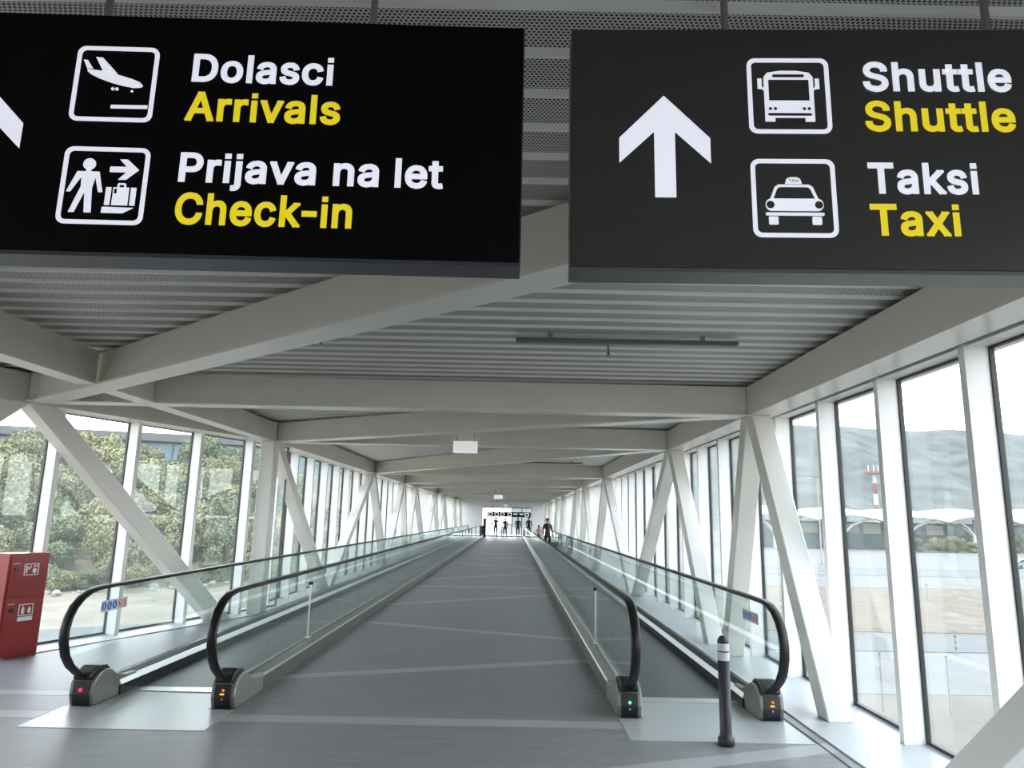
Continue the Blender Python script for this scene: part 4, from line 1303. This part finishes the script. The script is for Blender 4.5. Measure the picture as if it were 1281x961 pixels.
# marker posts
for (x, y, h, r_, lab) in ((15.95, 27.1, 1.95, 0.035, 'thin grey post on the sand, right of its twin'), (13.7, 27.45, 1.95, 0.035, 'thin grey post on the sand, left of its twin'),
                           (23.7, 39.3, 1.1, 0.05, 'short striped post at the edge of the service road'), (38.8, 68.0, 1.3, 0.09, 'short post standing in the dry grass')):
    mb = MB(); mb.tube([(0, 0, 0), (0, 0, h)], r_, 8)
    o = obj('marker_post', mb, 'pole_grey', None, (x, y, GZ + 0.02)); tag(o, lab, 'post', 'posts outside the right windows')
    mb = MB(); mb.tube([(0, 0, h), (0, 0, h + 0.06)], [r_ * 1.25, r_ * 0.9], 8); obj('post_cap', mb, 'roof_grey', o)
    if 'striped' in lab:
        for q in range(3):
            mb = MB(); mb.tube([(0, 0, 0.25 + 0.3 * q), (0, 0, 0.38 + 0.3 * q)], r_ * 1.08, 8); obj('stripe', mb, 'roof_grey', o)

# white canopy building
cn = empty('canopy_building', (110, 205, GZ))
tag(cn, 'long white tensile canopy on branching columns below the hills', 'building')
def canopy_part(xa, xb, dip):
    n, m_ = 16, 6
    vs, fs = [], []
    for layer in (0, 0.25):
        for i in range(n + 1):
            t = i / n
            x = xa + (xb - xa) * t
            sag = dip * (4 * t * (1 - t))
            for j in range(m_ + 1):
                w_ = j / m_
                yv = -8 + 26 * w_
                z = 8.6 + 2.2 * math.sin(PI * w_ * 0.9) + sag * (1 - 0.6 * w_) - 0.8 * (1 - w_)
                vs.append((x, yv, z + layer))
    N = (n + 1) * (m_ + 1)
    for l in (0, 1):
        for i in range(n):
            for j in range(m_):
                a = l * N + i * (m_ + 1) + j
                q = (a, a + m_ + 1, a + m_ + 2, a + 1)
                fs.append(q if l else q[::-1])
    for i in range(n):
        for j in (0, m_):
            a = i * (m_ + 1) + j; b = a + m_ + 1
            fs.append((a, b, N + b, N + a))
    for i in (0, n):
        for j in range(m_):
            a = i * (m_ + 1) + j; b = a + 1
            fs.append((a, b, N + b, N + a))
    mb = MB(); mb.add(vs, fs); mb.smooth = True
    obj('canopy_bay', mb, 'canopy_white', cn)
xs_ = [-46, -26, -8, 10, 30, 52]
for k in range(5):
    canopy_part(xs_[k], xs_[k + 1], (1.6, 1.4, 1.2, 1.8, 2.2)[k])
for x in (-36, -17, 1, 20, 41):
    mb = MB(); mb.tube([(x, -3, 0), (x, -3, 4.2)], 0.55, 8)
    co_ = obj('column', mb, 'canopy_white', cn)
    for (dx, dy) in ((-7, -3), (7, -3), (-5, 8), (5, 8)):
        mb = MB(); mb.tube([(x, -3, 4.0), (x + dx * 0.35, -3 + dy * 0.3, 6.6), (x + dx, -3 + dy, 8.7)], [0.42, 0.36, 0.25], 6)
        obj('branch', mb, 'canopy_white', co_)
mb = MB(); mb.box(-44, 50, 8, 16, 0, 7.6); obj('hall', mb, 'facade_grey', cn)
for k in range(15):
    mb = MB(); mb.box(-43 + 6.2 * k, -38 + 6.2 * k, 7.8, 8.0, 0.6, 3.4); obj('window', mb, 'facade_blue', cn)
    mb = MB(); mb.box(-43 + 6.2 * k, -38 + 6.2 * k, 7.8, 8.0, 4.2, 7.0); obj('window', mb, 'facade_blue' if k % 3 else 'canopy_white', cn)

# lamp mast and red-white tower
mb = MB(); mb.tube([(0, 0, 0), (0, 0, 14.2)], [0.16, 0.09], 8)
lp = obj('lamp_mast', mb, 'pole_grey', None, (51.5, 120, GZ + 0.03)); tag(lp, 'slim grey lamp mast with twin heads in front of the canopy', 'lamp')
for s in (-1, 1):
    mb = MB(); mb.tube([(0, 0, 13.9), (s * 1.2, 0, 14.3)], 0.06, 6); ar = obj('arm', mb, 'pole_grey', lp)
    mb = MB(); mb.box(s * 1.2 - 0.45, s * 1.2 + 0.45, -0.2, 0.2, 14.2, 14.4); obj('lamp_head', mb, 'pole_grey', ar)
tw = empty('lattice_tower', (204, 400, GZ))
tag(tw, 'red and white lattice mast with a platform against the hill', 'mast')
for k in range(6):
    mb = MB()
    z0, z1 = 6.0 * k, 6.0 * (k + 1)
    w0, w1 = 1.0 - 0.09 * k, 1.0 - 0.09 * (k + 1)
    for sx_, sy_ in ((-1, -1), (1, -1), (1, 1), (-1, 1)):
        mb.tube([(sx_ * w0, sy_ * w0, z0), (sx_ * w1, sy_ * w1, z1)], 0.2, 5)
    mb.tube([(-w0, -w0, z0), (w1, -w1, z1)], 0.2, 5); mb.tube([(w0, -w0, z0), (-w1, -w1, z1)], 0.2, 5)
    obj('mast_section', mb, 'tower_red' if k % 2 == 0 else 'canopy_white', tw)
mb = MB(); mb.box(-4, 4, -3, 3, 35.2, 36.4); obj('platform', mb, 'tower_red', tw)
for x in (-3, 0, 2.5):
    mb = MB(); mb.tube([(x, 0, 36.4), (x, 0, 40)], 0.25, 5); obj('aerial', mb, 'canopy_white', tw)

# parked car at the right edge
car = empty('car', (86, 121.5, GZ + 0.03), R(8))
tag(car, 'silver car parked at the right edge of the view', 'car')
def side_prism(poly, y0, y1):
    mb = MB(); mb.prism(poly, lambda a, b, d: (a, d, b), y0, y1); return mb
cb = obj('body', side_prism([(-2.2, 0.35), (2.2, 0.35), (2.25, 0.75), (2.1, 0.95), (1.2, 1.02), (0.55, 1.48), (-1.2, 1.52), (-2.0, 1.05), (-2.25, 0.9)], -0.85, 0.85), 'car_paint', car)
obj('side_window', side_prism([(-1.75, 1.05), (1.0, 1.05), (0.5, 1.42), (-1.15, 1.45)], -0.87, -0.84), 'car_glass', car)
for x in (-1.4, 1.4):
    for y_ in (-0.8, 0.8):
        mb = MB(); mb.tube([(x, y_ - 0.1, 0.33), (x, y_ + 0.1, 0.33)], 0.33, 14); wh = obj('wheel', mb, 'rubber', car)

# hills behind the airfield
def hill(name, y_base, prof, depth, m_, label, x_scale=1.0, seed=1, foot=-5.0):
    rnd = random.Random(seed)
    n, m2 = 90, 26
    ph = [rnd.uniform(0, 6.28) for _ in range(8)]
    vs, fs = [], []
    for j in range(m2 + 1):
        w_ = j / m2
        yy = y_base + depth * w_
        for i in range(n + 1):
            t = prof[0][0] + (prof[-1][0] - prof[0][0]) * i / n
            for (a, b), (c_, d_) in zip(prof, prof[1:]):
                if a <= t <= c_:
                    hgt = b + (d_ - b) * (t - a) / (c_ - a)
                    break
            top = hgt * (y_base + depth * 0.75) + 1.65
            s = min(1.0, w_ / 0.75)
            env = s ** 1.25 if w_ <= 0.75 else 1 - 0.3 * (w_ - 0.75) / 0.25
            wig = 0.05 * math.sin(t * 40 + ph[0] + 6 * w_) + 0.035 * math.sin(t * 90 + ph[1] - 9 * w_) + 0.02 * math.sin(t * 210 + ph[2] + 15 * w_)
            z = foot + (top - foot) * env * (1 + wig * (1 - s) * 2 + wig * 0.15)
            vs.append((t * (y_base + depth * 0.75) * (0.85 + 0.25 * w_), yy, z))
    for j in range(m2):
        for i in range(n):
            a = j * (n + 1) + i
            fs.append((a, a + 1, a + n + 2, a + n + 1))
    mb = MB(); mb.add(vs, fs); mb.smooth = True
    o = obj(name, mb, m_); tag(o, label, 'hill', kind='structure')
hill('hill', 600, [(0.0, 0.10), (0.2, 0.12), (0.39, 0.1405), (0.466, 0.142), (0.534, 0.1343), (0.608, 0.1416), (0.68, 0.134), (0.73, 0.135), (1.0, 0.14), (1.6, 0.12)], 700, 'hill', 'hazy grey-green hills across the right horizon')
hill('hill', 260, [(0.69, 0.0), (0.70, 0.02), (0.73, 0.05), (0.80, 0.075), (1.0, 0.09), (1.4, 0.05)], 130, 'hill_green', 'dark green wooded rise at the right edge', seed=4)

# ------------------------------------------------------------------ vegetation
def crown_mesh(name, rx, rz, n, seed, m_, leaf=0.25):
    """leafy crown: many small crossed leaf sprays around lumps"""
    rnd = random.Random(seed)
    lumps = []
    for _ in range(11):
        a = rnd.uniform(0, 2 * PI); rr_ = rx * math.sqrt(rnd.random()) * 0.7
        lumps.append((rr_ * math.cos(a), rr_ * math.sin(a), rz * rnd.uniform(0.35, 1.55), rx * rnd.uniform(0.28, 0.5)))
    vs, fs = [], []
    for _ in range(n):
        lx, ly, lz, lr = rnd.choice(lumps)
        d = Vector((rnd.gauss(0, 1), rnd.gauss(0, 1), rnd.gauss(0.25, 0.9))).normalized()
        p = Vector((lx, ly, lz)) + d * lr * rnd.uniform(0.75, 1.05)
        if p.z < 0.15: p.z = rnd.uniform(0.15, 0.5)
        nrm = (d + Vector((rnd.gauss(0, 0.45), rnd.gauss(0, 0.45), rnd.gauss(0, 0.45)))).normalized()
        a = nrm.orthogonal().normalized()
        a = (Matrix.Rotation(rnd.uniform(0, 6.28), 3, nrm) @ a)
        b = nrm.cross(a)
        s = leaf * rnd.uniform(0.6, 1.3)
        o = len(vs)
        vs += [p - a * s * 0.5, p + b * s * 0.33, p + a * s * 0.55, p - b * s * 0.33]
        fs.append((o, o + 1, o + 2, o + 3))
    me = bpy.data.meshes.new(name)
    me.from_pydata([tuple(v) for v in vs], [], fs)
    me.materials.append(MATS[m_])
    me.update()
    return me
kinds = []
for k, (m_, rx, rz) in enumerate([('leaf_olive', 2.3, 1.9), ('leaf_green', 2.1, 2.3), ('leaf_yellow', 2.0, 1.7), ('leaf_olive', 2.6, 2.2), ('leaf_green', 2.3, 1.8)]):
    kinds.append((crown_mesh('foliage', rx, rz, 4600, 20 + k, m_), ('olive', 'dark green', 'yellowish', 'broad olive', 'low green')[k]))
tb = MB(); tb.tube([(0, 0, -0.4), (0.08, 0.05, 0.7), (-0.05, 0.1, 1.6), (0.1, 0, 2.4)], [0.17, 0.14, 0.1, 0.05], 7)
trunk_me = tb.mesh('trunk', 'bark')

def slope_z(x, y):
    """wooded slope on the left; d = distance from the bridge towards the left-front"""
    d = 0.55 * (-x) + 0.83 * y
    t = max(0.0, (d - 57.0) / 36.0)
    return -4.0 + 9.0 * min(t, 1.25) ** 1.05
mb = MB()
vs, fs = [], []
NX, NY = 60, 60
for j in range(NY + 1):
    for i in range(NX + 1):
        x = -6.0 - 130 * i / NX
        y = -60 + 220 * j / NY
        z = slope_z(x, y) + 0.25 * math.sin(x * 0.7) * math.cos(y * 0.53) * (1 if 0.55 * (-x) + 0.83 * y > 50 else 0)
        vs.append((x, y, z))
for j in range(NY):
    for i in range(NX):
        a = j * (NX + 1) + i
        fs.append((a, a + 1, a + NX + 2, a + NX + 1))
mi = []
for f_ in fs:
    c_ = [sum(vs[q][w_] for q in f_) / 4 for w_ in (0, 1)]
    mi.append(1 if 0.55 * (-c_[0]) + 0.83 * c_[1] > 57.5 else 0)
mb.v, mb.f, mb.mi = vs, fs, mi
mb.smooth = True
gl = obj('ground_slope', mb, ['sand_left', 'slope_soil']); tag(gl, 'sandy ground rising to a wooded slope outside the left windows', 'ground', kind='structure')
mb = MB(); mb.prism([(-60, 5.0), (-60, 9.5), (-8, 44.0), (-8, 38.5)], lambda a, b, d: (a, b, d), -4.05, -3.97)
rl = obj('service_road', mb, 'asphalt'); tag(rl, 'grey road below the wooded slope on the left', 'road', kind='structure')
rnd = random.Random(3)
cnt = 0
rows = ['front', 'second', 'third', 'fourth', 'fifth', 'sixth', 'seventh', 'eighth', 'ninth', 'tenth', 'eleventh', 'top']
for r_i in range(10):
    d = 60.5 + 3.9 * r_i
    for c_i in range(15):
        # along the contour: direction (0.83, 0.55)
        s = -10 + 4.0 * c_i + rnd.uniform(-1.3, 1.3) + (2 if r_i % 2 else 0)
        x = -0.55 * d - 0.83 * 0 + 0.83 * (s - 26)
        y = 0.83 * d + 0.55 * (s - 26)
        if x > -11:
            continue
        me_, kd = kinds[rnd.randrange(5)]
        sc_ = rnd.uniform(0.8, 1.2) * (0.75 if r_i == 0 else 1.05 if r_i < 6 else 1.15)
        o = link('tree', me_, None, (x, y, slope_z(x, y) - 0.1))
        o.scale = (sc_, sc_, sc_ * rnd.uniform(0.85, 1.25))
        o.rotation_euler = (0, 0, rnd.uniform(0, 6.28))
        tag(o, '%s bushy tree in the %s row of the wooded slope' % (kd, rows[r_i]), 'tree', '%s trees, %s row of the slope' % (kd, rows[r_i]))
        if r_i < 2:
            link('trunk', trunk_me, o)
        cnt += 1
for c_i in range(22):
    d = 58.8 + rnd.uniform(-0.5, 0.6); s_ = -34 + 2.7 * c_i + rnd.uniform(-0.8, 0.8)
    x, y = -0.55 * d + 0.83 * s_, 0.83 * d + 0.55 * s_
    if x > -11:
        continue
    me_, kd = kinds[rnd.randrange(5)]
    o = link('shrub', me_, None, (x, y, slope_z(x, y) - 0.15))
    q = rnd.uniform(0.35, 0.6); o.scale = (q * 1.3, q * 1.3, q); o.rotation_euler = (0, 0, rnd.uniform(0, 6.28))
    tag(o, 'small %s shrub behind the boulders on the left slope' % kd, 'shrub', '%s shrubs behind the boulders' % kd)
# taller pine showing above the roof line
pt = link('tree', crown_mesh('foliage', 1.5, 2.4, 2200, 77, 'leaf_green', 0.26), None, (-57.2, 84.0, 7.6))
tag(pt, 'taller tree top rising above the long grey roof at left', 'tree')
link('trunk', trunk_me, pt)
# stones along the foot of the slope
st_me = []
for k in range(4):
    mb = MB(); mb.ball((0, 0, 0.15), 0.5, 0.38, 0.3, 7, 5)
    rs_ = random.Random(50 + k)
    mb.v = [(a * rs_.uniform(0.8, 1.2), b * rs_.uniform(0.8, 1.2), c_ * rs_.uniform(0.8, 1.2)) for a, b, c_ in mb.v]
    st_me.append(mb.mesh('stone', 'stone'))
for k in range(170):
    d = rnd.uniform(56.5, 58.6); s = rnd.uniform(-28, 22)
    x, y = -0.55 * d + 0.83 * s, 0.83 * d + 0.55 * s
    if x > -9: continue
    o = link('stone', st_me[k % 4], None, (x, y, slope_z(x, y)))
    q = rnd.uniform(0.3, 0.8); o.scale = (q, q, q); o.rotation_euler = (0, 0, rnd.uniform(0, 6.28))
    tag(o, 'pale boulder in the stone row at the foot of the left slope', 'stone', 'boulders at the foot of the slope')
# shrubs before the canopy building
for k, x in enumerate((104, 110, 116.5, 123, 130, 138)):
    o = link('shrub', kinds[(k * 2 + 1) % 5][0], None, (x, 186 + 0.3 * (x - 104), GZ))
    o.scale = (1.3, 1.3, 0.85 + 0.15 * (k % 3)); o.rotation_euler = (0, 0, k * 1.3)
    tag(o, '%s shrub from the left in the hedge before the white canopy' % ORD[k], 'shrub', 'shrubs before the white canopy')

# building behind the wooded slope
bl = empty('terminal_building', (-62, 96, 6.0), R(18))
tag(bl, 'long grey-roofed building with blue glazing behind the wooded slope', 'building')
mb = MB(); mb.box(-34, 44, 0, 20, -6, 5.2); obj('wall', mb, 'facade_grey', bl)
mb = MB(); mb.box(-35.5, 45.5, -1.5, 21, 5.2, 6.3); obj('roof', mb, 'roof_grey', bl)
for k in range(24):
    xk = -33.6 + 3.2 * k
    mb = MB(); mb.box(xk, xk + 2.9, -0.12, 0.02, 0.3, 2.5); obj('window', mb, 'facade_blue', bl)
    mb = MB(); mb.box(xk, xk + 2.9, -0.12, 0.02, 2.7, 4.9); obj('window', mb, 'facade_blue', bl)
    mb = MB(); mb.box(xk, xk + 2.9, -0.12, 0.02, -2.4, -0.2); obj('panel', mb, 'facade_yellow', bl)
